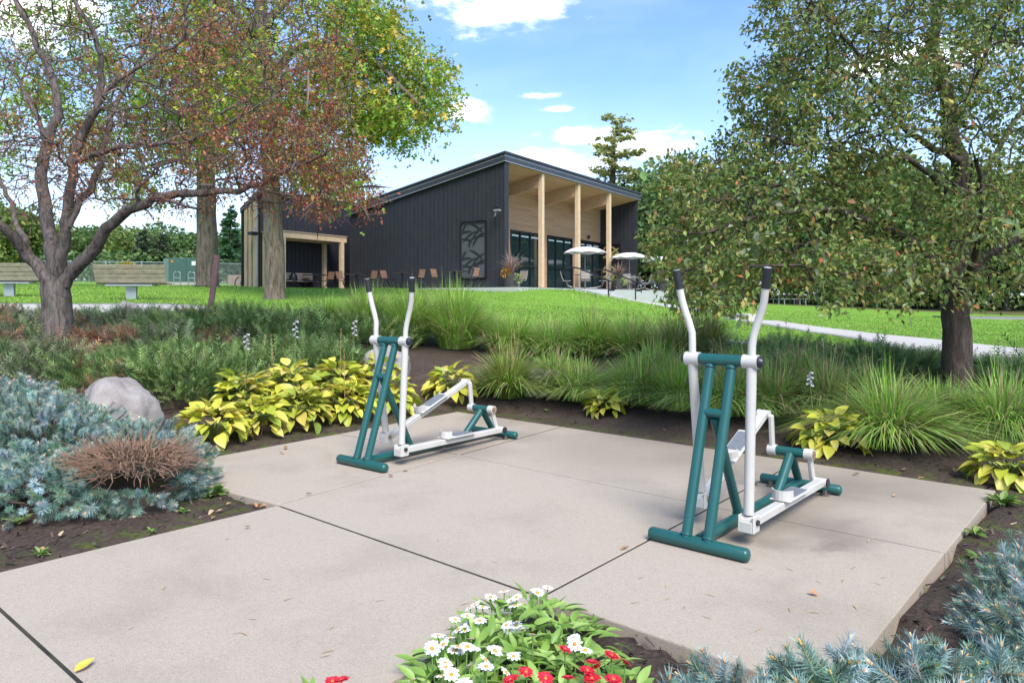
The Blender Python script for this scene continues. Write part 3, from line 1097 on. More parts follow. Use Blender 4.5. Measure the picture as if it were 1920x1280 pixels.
bnch = thing('courtyard_bench', 'low grey slatted bench under the pergola with a dark bag on it', 'bench', bpt(-BW - 1.2, -2.2, PATIO_Z), BA + math.pi / 2)
for k in range(3):
    MB().box(-1.1, 1.1, -.05 + k * .13, .06 + k * .13, .42, .45).build('seat_slat', M_SLATG, bnch)
for k in range(3):
    MB().box(-1.1, 1.1, .36, .39, .52 + k * .12, .62 + k * .12).build('back_slat', M_SLATG, bnch)
for x in (-.8, .8):
    MB().box(x - .03, x + .03, -.02, .36, 0, .418).build('leg', M_IRON, bnch)
    MB().box(x - .03, x + .03, .392, .42, .3, .88).build('back_post', M_IRON, bnch)
mb = MB().tube([(0, 0, 0), (0, 0, .12), (0, 0, .3), (0, 0, .42)], [.2, .21, .17, .06], 10)
tag(ob('bag', mb.mesh('bag', True), M_DARKM), 'dark rounded bag resting on the courtyard bench', 'bag').location = bpt(-BW - 1.25, -2.6, PATIO_Z + .45)

# handrails on the steps
def handrail(label, x, y, z_foot_drop, group):
    h = thing('handrail', label, 'handrail', bpt(2.9, y, PATIO_Z), BA, group)
    pts = [(-.55, 0, .62), (-.75, 0, .66), (-.80, 0, .82), (-.68, 0, .95), (-.4, 0, .97), (.0, 0, .90), (1.55, 0, .30), (1.80, 0, .18), (1.84, 0, .02), (1.70, 0, -.08), (1.5, 0, -.07)]
    MB().tube(pts, .034, 8).build('rail', M_DARKM, h)
    MB().tube([(1.45, 0, z_foot_drop), (1.45, 0, .33)], .034, 8).build('post', M_DARKM, h)
    MB().tube([(-.3, 0, -.0), (-.3, 0, .95)], .034, 8).build('post', M_DARKM, h)


handrail('black handrail on the near side of the patio steps', 2.9, 1.65, -.62, 'patio step handrails')
handrail('black handrail on the far side of the patio steps', 2.9, 4.55, -.62, 'patio step handrails')

# lower flight near the tree
ls = thing('lower_steps', 'pale short flight of steps below the patio path behind the leaves', 'steps', (7.35, 26.3, .45), rad(-78))
for k in range(3):
    MB().box(-.9, .9, k * .42, (k + 1) * .42 + .02, -.3, .15 * (k + 1), .012).build('tread', M_WALK, ls)
for i, dx in enumerate((-.95, .95)):
    hr = thing('handrail', 'short black looped handrail on the ' + ('left' if i == 0 else 'right') + ' of the lower steps', 'handrail', (7.35 + (.6 if i else -.15), 25.9 + (0 if i else 1.2), h1(7.8, 25.9)), rad(-10), 'lower step handrails')
    MB().tube([(0, 0, 0), (0, 0, .85)], .022, 8).build('post', M_DARKM, hr)
    MB().tube([(0, 0, .85), (.28, 0, .80), (.45, 0, .84), (.5, 0, .95), (.4, 0, 1.02), (.1, 0, 1.06), (-.7, 0, 1.35)], .022, 8).build('rail', M_DARKM, hr)
strip('patio_walk', [bxy(4.5, 1.6), bxy(5.6, 1.2), (7.0, 27.9)], [bxy(4.5, 4.6), bxy(6.0, 4.2), (8.2, 28.4)], .05, M_STEP)

# ------------------------------------------------------------------ exercise machines
def paint(name, c, rough, chips, chipcol):
    m, nb, pr = newmat(name)
    op = opos(nb)
    f = nb.noise(op, 5, 5, .6)
    col = nb.ramp(f, [(.3, [v * .9 for v in c]), (.7, [min(1, v * 1.06) for v in c])])
    ch = nb.smooth(nb.noise(op, 26, 6, .7, .3), .68, .74)
    col = nb.mix(nb.math('MULTIPLY', ch, chips), col, (*chipcol, 1))
    grime = nb.smooth(nb.noise(op, 9, 5, .65), .55, .8)
    col = nb.mix(nb.math('MULTIPLY', grime, .25), col, tuple(v * .6 for v in c) + (1,))
    nb.link(col, pr.inputs['Base Color'])
    pr.inputs['Roughness'].default_value = rough
    nb.link(nb.math('ADD', nb.math('MULTIPLY', f, .2), rough - .1), pr.inputs['Roughness'])
    bump(nb, pr, nb.noise(op, 120, 3, .6), .08, .002)
    return m


M_GREEN = paint('dark green powder coat', (.012, .088, .078), .32, .15, (.10, .14, .13))
M_WHITE = paint('off white powder coat', (.53, .505, .45), .40, .8, (.26, .17, .10))
M_RUBBER = plain('black rubber', (.014, .014, .015), .55)
M_CAP = plain('black plastic cap', (.02, .022, .028), .35)
M_STEEL = plain('dull bolt steel', (.22, .19, .16), .4, .7)
M_PAD2 = plain('grey tread plate', (.16, .17, .185), .6, 0, .2, 40)
M_RUST = plain('rusty pivot', (.28, .17, .09), .7, .2, .35, 30)


def elliptical(label, front, rear, group):
    front, rear = np.asarray(front), np.asarray(rear)
    d = rear - front
    L = np.linalg.norm(d)
    t = thing('elliptical_trainer', label, 'exercise machine', (front[0], front[1], 0), math.atan2(d[1], d[0]), group)
    k = L / 1.75
    S = 20

    def tb(nm, pts, r, mat, par=None, rnd=False, sides=S):
        mb = MB().tube(pts, r, sides, True, rnd)
        o = mb.build(nm, mat, par or t, True)
        return o
    tb('front_bar', [(0, -.29, .04), (0, .29, .04)], .039, M_GREEN, rnd=True)
    rb = tb('rear_bar', [(1.75 * k, -.285, .04), (1.75 * k, .285, .04)], .036, M_GREEN, rnd=True)
    for s in (-1, 1):
        MB().tube([(1.75 * k - .06, s * .2, .002), (1.75 * k - .06, s * .2, .012)], .035, 14).tube([(1.75 * k - .06, s * .2, .012), (1.75 * k - .06, s * .2, .035)], .016, 6).build('anchor_bolt', M_STEEL, rb)
    tb('spine', [(.03, 0, .052), (1.73 * k, 0, .048)], .036, M_GREEN)
    tx, tz = .33, 1.075
    for s in (-1, 1):
        tb('post', [(.0, s * .068, .06), (tx, s * .068, tz - .02)], .031, M_GREEN)
    for s in (-1, 1):
        tb('weld_bead', [(.0, s * .068, .074), (.006, s * .068, .086)], .0345, M_GREEN)
        tb('weld_bead', [(tx - .016, s * .068, tz - .047), (tx - .012, s * .068, tz - .036)], .0345, M_GREEN)
    tb('weld_bead', [(.578, 0, .088), (.586, 0, .078)], .034, M_GREEN)
    f = .70
    tb('cross_tie', [(tx * f, -.07, tz * f + .01), (tx * f, .07, tz * f + .01)], .028, M_GREEN)
    tb('strut', [(tx * f + .01, 0, tz * f - .02), (.60, 0, .06)], .030, M_GREEN)
    tb('crossbar', [(tx, -.135, tz), (tx, .135, tz)], .037, M_GREEN)
    ax, az_ = 1.55 * k, .315
    tb('rear_leg', [(ax - .01, .0, az_ - .02), (1.27 * k, 0, .06)], .034, M_GREEN)
    tb('rear_leg', [(ax + .01, .0, az_ - .02), (1.74 * k, 0, .05)], .030, M_GREEN)
    tb('axle', [(ax, -.10, az_), (ax, .10, az_)], .034, M_GREEN)
    for s, bx_, bz, ex, ez in ((1, .45, .175, ax - .03, az_ + .265), (-1, .285, .135, 1.63 * k, .105)):
        y = s * .19
        # handle: collar on the crossbar, bent upper bar with grip, straight lever below
        col = tb('collar', [(tx, s * .14, tz), (tx, s * .232, tz)], .043, M_WHITE)
        tb('end_cap', [(tx, s * .233, tz), (tx, s * .243, tz), (tx, s * .262, tz)], [.036, .036, .022], M_CAP, col)
        up = np.array([(tx, y, tz + .02), (tx + .004, y + s * .002, tz + .10), (tx + .012, y + s * .008, tz + .16), (tx + .012, y + s * .03, tz + .23), (tx + .01, y + s * .055, tz + .30), (tx + .005, y + s * .072, tz + .36), (tx - .005, y + s * .085, tz + .44)])
        hd = tb('handle', up, .0225, M_WHITE)
        e = up[-1]
        g = tb('grip', [e - [0, 0, .004], e + [-.012, s * .016, .115]], .0255, M_RUBBER, hd)
        tb('grip_end', [e + [-.012, s * .016, .115], e + [-.0125, s * .0165, .119]], .021, plain('pale grip end', (.5, .5, .5), .5) if 'pale grip end' not in bpy.data.materials else bpy.data.materials['pale grip end'], hd)
        tb('lever', [(tx, y, tz - .02), (bx_, y, bz + .045)], .030, M_WHITE)
        # fork at the foot of the lever
        fk = MB()
        for q in (-1, 1):
            fk.box(bx_ - .045, bx_ + .045, y + q * .043 - .006, y + q * .043 + .006, bz - .055, bz + .045, .004)
        fk.box(bx_ - .045, bx_ - .033, y - .037, y + .037, bz - .055, bz + .01, .004)
        fk.box(bx_ - .033, bx_ + .05, y - .037, y + .037, bz - .057, bz - .045)
        fo = fk.build('fork', M_WHITE, t)
        tb('pivot_pin', [(bx_, y - .062, bz + .005), (bx_, y + .062, bz + .005)], .017, M_RUST if s > 0 else M_CAP, fo)
        tb('pivot_sleeve', [(bx_, y - .036, bz + .005), (bx_, y + .036, bz + .005)], .033, M_WHITE, fo)
        # pedal arm
        a0, a1 = np.array([bx_ + .03, y, bz - .01]), np.array([ex, y, ez])
        dv = a1 - a0
        Lp = np.linalg.norm(dv)
        th = math.atan2(dv[2], dv[0])
        R = np.array([[math.cos(th), 0, -math.sin(th)], [0, 1, 0], [math.sin(th), 0, math.cos(th)]])
        MB().box(0, Lp, -.031, .031, -.026, .026, .006, R, a0).build('pedal_arm', M_WHITE, t)
        p0 = Lp * .36
        pd = MB().box(p0 + .0, p0 + .40, -.068, .068, .027, .042, .006, R, a0).build('pedal', M_WHITE, t)
        MB().box(p0 + .13, p0 + .37, -.056, .056, .0425, .047, .002, R, a0).build('tread_pad', M_PAD2, pd)
        # curved toe guard
        arc = []
        for q in np.linspace(-1.35, 1.35, 9):
            arc.append((p0 + .075 - .085 * math.cos(q), .072 * math.sin(q)))
        V, Fq = [], []
        for (x, yy) in arc:
            for z in (.035, .098):
                V.append((x, yy, z))
        for (x, yy) in arc:
            for z in (.035, .098):
                V.append((x + .008 * (1 if x < p0 + .05 else .5), yy * .9, z))
        n = len(arc)
        for i in range(n - 1):
            Fq += [[2 * i, 2 * i + 2, 2 * i + 3, 2 * i + 1], [2 * n + 2 * i, 2 * n + 2 * i + 1, 2 * n + 2 * i + 3, 2 * n + 2 * i + 2],
                   [2 * i + 1, 2 * i + 3, 2 * n + 2 * i + 3, 2 * n + 2 * i + 1]]
        MB().add(np.array(V) @ R.T + a0, Fq).build('toe_guard', M_WHITE, pd)
        ec = tb('arm_end', [(ex, y - .045, ez), (ex, y + .045, ez)], .032, M_WHITE)
        tb('arm_cap', [(ex, y + s * .046, ez), (ex, y + s * .056, ez)], .033, M_CAP, ec)
        # crank
        cy = s * .135
        tb('crank_hub', [(ax, s * .102, az_), (ax, s * .165, az_)], .041, M_WHITE)
        tb('crank_cap', [(ax, s * .166, az_), (ax, s * .172, az_)], .030, M_RUST)
        cd = np.array([ex, cy, ez]) - np.array([ax, cy, az_])
        th2 = math.atan2(cd[0], cd[2])
        R2 = np.array([[math.cos(th2), 0, math.sin(th2)], [0, 1, 0], [-math.sin(th2), 0, math.cos(th2)]])
        MB().box(-.024, .024, -.016, .016, 0, np.linalg.norm(cd), .008, R2, (ax, cy, az_)).build('crank', M_WHITE, t)
    return t


elliptical('white and dark green elliptical trainer on the right, nearer the camera', (1.067, 4.12), (2.197, 5.458), 'outdoor elliptical trainers')
elliptical('white and dark green elliptical trainer on the left by the yellow hostas', (-1.29, 6.134), (-.19, 7.566), 'outdoor elliptical trainers')

# ------------------------------------------------------------------ benches on the lawn
M_BWOOD = plain('weathered olive bench wood', (.25, .215, .145), .8, 0, .25, 7, .3, 40)
M_GALV = plain('galvanised steel', (.36, .38, .38), .45, .5)


def bench(label, px, py, Yd, rot, group, w=1.85):
    x = (px - 960) / FPX * Yd
    t = thing('park_bench', label, 'bench', (x, Yd, h1(x, Yd)), rot, group)
    MB().box(-.13, .13, -.05, .05, -.1, .36).build('pedestal', M_GALV, t)
    MB().box(-.6, .6, -.2, .2, .362, .40).build('seat_bracket', M_GALV, t)
    for k in range(3):
        y = .12 - k * .0 + k * .135 - .06
        MB().box(-w / 2 - .03, w / 2 - .03, y, y + .12, .405, .45, .008).build('seat_slat', M_BWOOD, t)
    for k in range(4):
        z = .455 + k * .122
        y = -.02 - k * .035
        R = np.array([[1, 0, 0], [0, math.cos(.28), -math.sin(.28)], [0, math.sin(.28), math.cos(.28)]])
        MB().box(-w / 2, w / 2, -.02, .02, 0, .108, .006, R, (0, y, z)).build('back_slat', M_BWOOD, t)
    for s in (-.55, .55):
        MB().tube([(s, .10, .39), (s, .03, .50), (s, -.09, .93)], .022, 6).build('back_strap', M_GALV, t)


bench('weathered slatted park bench between the crabapple and the first oak', 247, 562, 19.3, .10, 'park benches by the sidewalk')
bench('weathered slatted park bench at the left edge of the photo', 18, 553, 20.0, .12, 'park benches by the sidewalk')

st = thing('wooden_stake', 'leaning purple-brown wooden stake in the junipers', 'stake', (-5.95, 14.0, h1(-5.95, 14)), 0)
mb = MB()
R = np.array(Matrix.Rotation(.13, 3, 'Y'))
mb.box(-.05, .05, -.03, .03, -.15, 1.38, .006, R)
mb.box(-.014, .014, -.034, -.03, .0, 1.34, 0, R)
mb.build('post', plain('faded purple brown stain', (.16, .09, .085), .7, 0, .2, 10), st)

# ------------------------------------------------------------------ far left: fence, cabinet, racks, bicycle
M_LINK = plain('fence steel', (.33, .36, .37), .5, .4)


def fence(label, pts, group=None):
    t = thing('chain_link_fence', label, 'fence', (*pts[0], h1(*pts[0])), 0, group)
    o = np.array([*pts[0], h1(*pts[0])])
    wire = MB()
    for a, c in zip(pts[:-1], pts[1:]):
        a, c = np.array(a, float), np.array(c, float)
        L = np.linalg.norm(c - a)
        n = max(1, round(L / 3.0))
        for k in range(n + 1):
            q = a + (c - a) * k / n
            z = h1(*q)
            MB().tube([np.array([*q, z - .1]) - o, np.array([*q, z + 1.55]) - o], .04, 8).build('post', M_LINK, t)
        za, zc = h1(*a), h1(*c)
        MB().tube([np.array([*a, za + 1.5]) - o, np.array([*c, zc + 1.5]) - o], .03, 6).build('top_rail', M_LINK, t)
        step = .16
        m_ = int((L + 1.5) / step)
        for sgn in (1, -1):
            for k in range(m_):
                u0 = k * step - (0 if sgn < 0 else 1.5)
                u1 = u0 + 1.5
                p0, p1 = (u0, 0.0) if sgn > 0 else (u0, 1.5), (u1, 1.5) if sgn > 0 else (u1, 0.0)
                lo, hi = max(0, u0), min(L, u1)
                if hi <= lo: continue
                def at_(u):
                    f = (u - u0) / 1.5
                    v = p0[1] + (p1[1] - p0[1]) * f
                    q = a + (c - a) * u / L
                    return np.array([q[0], q[1], za + (zc - za) * u / L + v]) - o
                wire.tube([at_(lo), at_(hi)], .007, 3, False)
    tag(wire.build('wire_mesh', M_LINK, t), kind='stuff')
    return t


fence('grey chain link fence across the lawn behind the benches', [(-46, 52), (-34, 51), (-23.4, 50)])
fence('grey chain link fence between the oak trunk and the bicycle', [(-22.8, 50), (-18.2, 48.5)])
x, y = (341 - 960) / FPX * 44, 44.0
cab = thing('utility_cabinet', 'dark green utility cabinet on a concrete base left of the oak trunk', 'cabinet', (x, y, h1(x, y)), 0)
M_CAB = plain('utility green', (.055, .115, .095), .5)
MB().box(-.55, 1.6, -.55, .55, .18, 1.65, .02).build('body', M_CAB, cab)
MB().box(-.9, -.56, -.5, .5, .18, 1.62, .02).build('side_compartment', plain('pale utility green', (.12, .2, .18), .5), cab)
MB().box(-1.0, 1.7, -.65, .65, -.2, .178, .01).build('concrete_base', M_WALK, cab)
MB().box(.85, 1.15, -.562, -.553, 1.2, 1.45).build('label_plate', plain('white notice', (.7, .7, .68), .5), cab)
MB().box(-.42, -.26, -.562, -.553, 1.38, 1.52).build('warning_sticker', plain('orange sticker', (.5, .2, .03), .5), cab)
MB().box(.51, .525, -.558, -.552, .2, 1.62).build('door_seam', M_DARKM, cab)
for i, px in enumerate((332, 359)):
    Yd = 42.0
    x = (px - 960) / FPX * Yd
    r = thing('bike_rack', 'grey hoop bike rack, ' + ('left of the pair' if i == 0 else 'right of the pair beside the oak trunk'), 'bike rack', (x, Yd, h1(x, Yd)), .1, 'hoop bike racks')
    pts = [(-.18, 0, -.1), (-.18, 0, .72)] + [(-.18 * math.cos(a), 0, .72 + .1 * math.sin(a)) for a in np.linspace(.3, math.pi - .3, 5)] + [(.18, 0, .72), (.18, 0, -.1)]
    MB().tube(pts, .03, 8).build('hoop', M_GALV, r)
    MB().tube([(-.17, 0, .45), (.17, 0, .45)], .025, 6).build('cross_bar', M_GALV, r)
fw = thing('low_wall', 'low brown board wall behind the fence near the bicycle', 'wall', (-18.6, 51.0, h1(-18.6, 51)), .15)
for k in range(10):
    MB().box(-1.6 + k * .32, -1.6 + k * .32 + .30, -.04, .04, 0, .75).build('board', plain('faded brown boards', (.25, .18, .14), .8) if 'faded brown boards' not in bpy.data.materials else bpy.data.materials['faded brown boards'], fw)

Yd = 36.0
x = (466 - 960) / FPX * Yd
bk = thing('bicycle', 'dark bicycle parked beside the timber fins of the wing', 'bicycle', (x, Yd, max(h1(x, Yd), 1.84)), rad(60))
for wx in (-.5, .5):
    ring = [(wx + .32 * math.cos(a), 0, .34 + .32 * math.sin(a)) for a in np.linspace(0, 2 * math.pi, 21)]
    wh = MB().tube(ring, .028, 6, False).build('wheel', M_RUBBER, bk)
    sp_ = MB()
    for a in np.linspace(0, math.pi, 6)[:-1]:
        sp_.tube([(wx - .3 * math.cos(a), 0, .34 - .3 * math.sin(a)), (wx + .3 * math.cos(a), 0, .34 + .3 * math.sin(a))], .006, 3, False)
    sp_.build('spokes', M_GALV, wh)
MB().tube([(-.5, 0, .34), (-.15, 0, .32), (.3, 0, .78), (-.25, 0, .82), (-.15, 0, .32)], .03, 6).tube([(-.25, 0, .82), (-.5, 0, .34)], .02, 6).build('frame', plain('blue grey bike paint', (.06, .09, .12), .35), bk)
MB().tube([(.5, 0, .34), (.3, 0, .78), (.26, 0, 1.02)], .025, 6).build('fork', M_DARKM, bk)
MB().tube([(.36, -.3, 1.06), (.26, -.2, 1.03), (.26, .2, 1.03), (.36, .3, 1.06)], .018, 6).build('handlebar', M_DARKM, bk)
MB().box(-.38, -.14, -.08, .08, .90, .96, .02).tube([(-.26, 0, .8), (-.26, 0, .92)], .018, 6).build('saddle', M_RUBBER, bk)

x, y = 19.6, 50.5
pt = thing('picnic_table', 'pale picnic table far off at the edge of the shaded woods', 'table', (x, y, h1(x, y)), .15)
MB().box(-1.1, 1.1, -.38, .38, .72, .77).build('table_top', M_GREY, pt)
for s in (-1, 1):
    MB().box(-1.1, 1.1, s * .75 - .13, s * .75 + .13, .42, .46).build('seat', M_GREY, pt)
    MB().tube([(s * .8, -.75, 0), (s * .8, -.75, .42), (s * .8, .75, .42), (s * .8, .75, 0)], .03, 6).tube([(s * .8, 0, .0), (s * .8, 0, .72)], .04, 6).build('leg', M_GALV, pt)

# ------------------------------------------------------------------ boulders
M_ROCK, nb, pr = newmat('pinkish grey granite')
wp = wpos(nb)
f1, f2 = nb.noise(wp, 4, 7, .65, .5), nb.noise(wp, 90, 4, .7)
c = nb.ramp(nb.math('ADD', nb.math('MULTIPLY', f1, .6), nb.math('MULTIPLY', f2, .4)), [(.3, (.15, .13, .118)), (.5, (.31, .275, .25)), (.7, (.46, .415, .38))])
nb.link(c, pr.inputs['Base Color'])
pr.inputs['Roughness'].default_value = .9
bump(nb, pr, nb.math('ADD', f1, nb.math('MULTIPLY', f2, .3)), .7, .03)


def boulder(label, x, y, sx, sy, sz, seed, rot=0, sink=.25):
    r = np.random.default_rng(seed)
    n, m_ = 44, 26
    u = np.arange(n) / n * 2 * math.pi
    v = np.linspace(-.5 * math.pi, .5 * math.pi, m_)
    D = np.array([[math.cos(b_) * math.cos(a), math.cos(b_) * math.sin(a), math.sin(b_)] for b_ in v for a in u])
    disp = np.ones(len(D))
    for k in range(26):
        w = unit(r.normal(size=3))
        cut = .66 + r.random() * .34
        disp = np.minimum(disp, cut / np.maximum(D @ w, .05))
    from mathutils import noise as mnoise
    disp = disp + np.array([.07 * mnoise.fractal(Vector(d_ * 2.2 + seed), 1.0, 2.0, 5) for d_ in D])
    V = D * disp[:, None] * [sx, sy, sz]
    i = np.arange(n)
    Fq = np.concatenate([np.stack([r_ * n + i, r_ * n + (i + 1) % n, (r_ + 1) * n + (i + 1) % n, (r_ + 1) * n + i], 1) for r_ in range(m_ - 1)])
    o = ob('boulder', mesh_np('boulder', V, Fq, None, True), M_ROCK)
    o.location = (x, y, h1(x, y) + sz * (1 - sink * 2) * .5)
    o.rotation_euler = (0, 0, rot)
    return tag(o, label, 'boulder')


boulder('large pale granite boulder between the blue spruce and the hostas', -3.95, 7.2, .47, .42, .43, 3, .4, .18)
boulder('pinkish boulder behind the left elliptical trainer', -1.72, 9.75, .40, .36, .44, 5, .2)
boulder('small boulder half hidden beside the yellowish grass clump', .42, 9.95, .34, .3, .30, 8)
boulder('small pale rock at the sidewalk edge below the bench', -8.1, 15.0, .3, .25, .25, 11, 0, .1)

# ------------------------------------------------------------------ foliage templates
def tri_leaf():
    T = np.array([(0, 0, 0), (-.27, .42, .07), (0, .46, -.02), (.27, .42, .07), (0, 1, -.08)], float)
    return T, np.array([[0, 2, 1], [0, 3, 2], [1, 2, 4], [2, 3, 4]])


def oval_leaf(n=5, w=.30, fold=.10, droop=.18, wave=0.0):
    V, Fq = [], []
    for i in range(n + 1):
        t = i / n
        hw = w * math.sin(math.pi * min(1, .06 + t ** .8 * .94)) ** .85 if i < n else .004
        z0 = -droop * t * t
        V += [(-hw, t, z0 + fold * hw / w + wave * math.sin(t * 9)), (0, t, z0), (hw, t, z0 + fold * hw / w - wave * math.sin(t * 9 + 1))]
    for i in range(n):
        a = i * 3
        Fq += [[a, a + 1, a + 4, a + 3], [a + 1, a + 2, a + 5, a + 4]]
    return np.array(V), np.array(Fq)


def oak_leaf():
    V = [(0, 0, 0), (.40, .42, .10), (0, .5, -.03), (-.40, .42, .10), (.30, .86, .02), (-.30, .86, .02), (0, 1.05, -.12)]
    return np.array(V), np.array([[0, 1, 2], [0, 2, 3], [2, 4, 6], [2, 6, 5]])
    pts = [(0, 0), (.12, .16), (.10, .28), (.36, .36), (.14, .50), (.34, .68), (.10, .76), (0, 1.0)]
    V = [(x, y, .25 * abs(x) - .10 * y * y) for x, y in pts]
    V += [(-x, y, .25 * abs(x) - .10 * y * y) for x, y in pts[1:-1]]
    n = len(pts)
    R = list(range(n))
    Lf = [0] + list(range(n, n + n - 2)) + [n - 1]
    ctr = len(V)
    V.append((0, .42, -.02))
    T3 = []
    for s, sg in ((R, 1), (Lf, -1)):
        for a, c in zip(s[:-1], s[1:]):
            T3.append([ctr, a, c] if sg > 0 else [ctr, c, a])
    return np.array(V), np.array(T3)


def pick(pal, n, jit=.18, w=None):
    pal = np.asarray(pal, float)
    w = None if w is None else np.asarray(w, float) / np.sum(w)
    c = pal[rng.choice(len(pal), n, p=w)]
    return np.clip(c * np.exp(rng.normal(0, jit, (n, 1))) * np.exp(rng.normal(0, jit * .35, (n, 3))), .002, .95)


def rdir(n, zbias=0.0):
    v = rng.normal(size=(n, 3))
    v[:, 2] += zbias
    return unit(v)


# ------------------------------------------------------------------ branching
def resample(pts, step):
    pts = np.asarray(pts, float)
    # smooth a little with a Catmull-Rom pass
    out = []
    n = len(pts)
    for i in range(n - 1):
        p0, p1, p2, p3 = pts[max(0, i - 1)], pts[i], pts[i + 1], pts[min(n - 1, i + 2)]
        k = max(2, int(np.linalg.norm(p2 - p1) / step))
        for t in np.arange(k) / k:
            out.append(.5 * ((2 * p1) + (-p0 + p2) * t + (2 * p0 - 5 * p1 + 4 * p2 - p3) * t * t + (-p0 + 3 * p1 - 3 * p2 + p3) * t ** 3))
    out.append(pts[-1])
    return np.array(out)


class Tree:
    def __init__(self, seg=.2):
        self.p, self.par, self.r, self.chains, self.seg = [], [], [], [], seg
        self.limb = []

    def add_limb(self, pts, r0, r1, wob=.01, attach=None):
        q = resample(pts, self.seg)
        q[1:-1] += rng.normal(0, wob, q[1:-1].shape)
        r = r0 + (r1 - r0) * np.linspace(0, 1, len(q)) ** .8
        idx = []
        prev = -1
        if self.p:
            d = np.linalg.norm(np.array(self.p) - q[0], axis=1)
            prev = int(d.argmin())
        for a, rr in zip(q, r):
            self.p.append(a); self.par.append(prev); self.r.append(rr); self.limb.append(True)
            prev = len(self.p) - 1
            idx.append(prev)
        self.chains.append(idx)
        return idx

    def reach(self, targets, jit=.05, rtip=.004, expo=.42, rmax=.05, skip=0, minz=None):
        """grow a branch from the nearest wood to each target point"""
        targets = np.asarray(targets)
        N0 = len(self.p)
        cap = N0 + len(targets) * 26
        arr = np.zeros((cap, 3)); arr[:N0] = self.p
        n = N0
        plen = np.zeros(cap)
        for i in range(N0):
            if self.par[i] >= 0: plen[i] = plen[self.par[i]] + np.linalg.norm(arr[i] - arr[self.par[i]])
        d0 = np.array([np.min(np.linalg.norm(arr[skip:N0] - t, axis=1)) for t in targets])
        ends = []
        for t in targets[np.argsort(d0)]:
            d = np.linalg.norm(arr[skip:n] - t, axis=1) + .10 * plen[skip:n]
            j = int(d.argmin()) + skip
            v = t - arr[j]
            L = np.linalg.norm(v)
            if L < .05: continue
            pj = self.par[j]
            dirj = unit(arr[j] - arr[pj]) if pj >= 0 else np.array([0, 0, 1.0])
            c = arr[j] + dirj * L * .35 + rng.normal(0, jit * L, 3) + [0, 0, L * .05]
            k = int(np.clip(L / self.seg, 3, 24))
            prev = j
            idx = [j]
            for s in np.arange(1, k + 1) / k:
                q = (1 - s) ** 2 * arr[j] + 2 * s * (1 - s) * c + s * s * t
                if s < 1: q = q + rng.normal(0, jit * self.seg * .6, 3)
                arr[n] = q
                plen[n] = plen[prev] + np.linalg.norm(q - arr[prev])
                self.p.append(q); self.par.append(prev); self.r.append(0); self.limb.append(False)
                prev = n
                idx.append(n)
                n += 1
            self.chains.append(idx)
            ends.append(prev)
        w = np.zeros(n)
        isend = np.zeros(n); isend[ends] = 1
        w += isend
        for i in range(n - 1, -1, -1):
            if self.par[i] >= 0: w[self.par[i]] += w[i]
        for i in range(N0, n):
            self.r[i] = min(rmax, rtip * max(1, w[i]) ** expo)
        self.w = w
        self.ends = ends

    def wood(self, sides_big=12, sides_small=4, thr=.02):
        Vs, Fs, n = [], [], 0
        P_, R_ = np.array(self.p), np.array(self.r)
        for ch in self.chains:
            pts, r = P_[ch], R_[ch].copy()
            if not self.limb[ch[-1]]:
                r[0] = min(r[0], r[1] * 1.15)
            s = (22 if r.max() > .09 else sides_big) if r.max() > thr else sides_small
            V, F, _ = tube(pts, np.maximum(r, .0018), s)
            if r.max() > .05:                      # ridged, uneven bark
                m_ = len(pts)
                rid = rng.normal(0, 1, s)[None] * .6 + np.cumsum(rng.normal(0, .35, (m_, s)), 0) * .5
                rid = rid - rid.mean(1, keepdims=True)
                low = np.sin(np.arange(s) / s * 2 * math.pi * 2 + rng.random() * 6)[None] * .5
                k_ = np.clip(1 + .045 * (np.clip(rid, -2, 2) + low), .8, 1.2)
                ctr = np.repeat(pts, s, 0)
                V = ctr + (V - ctr) * k_.reshape(-1, 1)
            Vs.append(V); Fs.append(F + n); n += len(V)
        return np.concatenate(Vs), np.concatenate(Fs)

    def twig_nodes(self, wmax=3):
        P_ = np.array(self.p)
        ids = np.array([i for i in range(len(self.p)) if not self.limb[i] and self.w[i] <= wmax])
        d = unit(P_[ids] - P_[np.array(self.par)[ids]])
        return P_[ids], d


def sample_px(regions, n):
    """points in ellipsoids given by where they appear (px) and their depth range (m)"""
    w = np.array([r[6] for r in regions], float)
    k = rng.choice(len(regions), n, p=w / w.sum())
    out = []
    for i in k:
        cx, cy, rx, ry, y0, y1, _ = regions[i]
        while True:
            u = rng.uniform(-1, 1, 3)
            if u @ u <= 1: break
        out.append(P(cx + u[0] * rx, cy + u[1] * ry, (y0 + y1) / 2 + u[2] * (y1 - y0) / 2))
    return np.array(out)


def leaves_on(pos, dirs, per, spread, size, pal, w=None, tmpl=None, hang=.3, out=.8, sj=.25, jit=.2):
    N = len(pos) * per
    p = np.repeat(pos, per, 0) + rng.normal(0, spread, (N, 3))
    d = unit(np.repeat(dirs, per, 0) * .5 + rng.normal(0, out, (N, 3)) - [0, 0, hang])
    T, F = tmpl
    R = frames(d, rng.uniform(-.9, .9, N))
    sc = size * np.exp(rng.normal(0, sj, N))
    return p, R, sc, pick(pal, N, jit, w)


BARK_CRAB = barkmat('grey brown crabapple bark', (.045, .034, .028), (.215, .175, .15), 20, .28, 1.0)
BARK_OAK = barkmat('furrowed oak bark', (.06, .046, .035), (.24, .19, .14), 13, .18, 1.0)
BARK_DARK = barkmat('dark bark', (.03, .023, .018), (.13, .10, .08), 18, .22, 1.0)
LEAF = leafmat('broad leaves', .35, .5, .35)
LEAFG = leafmat('glossy crabapple leaves', .36, .5, .18)
NEEDLE = leafmat('needles', .18, .55, .3)
GRASSM = leafmat('grass blades', .35, .5, .35)


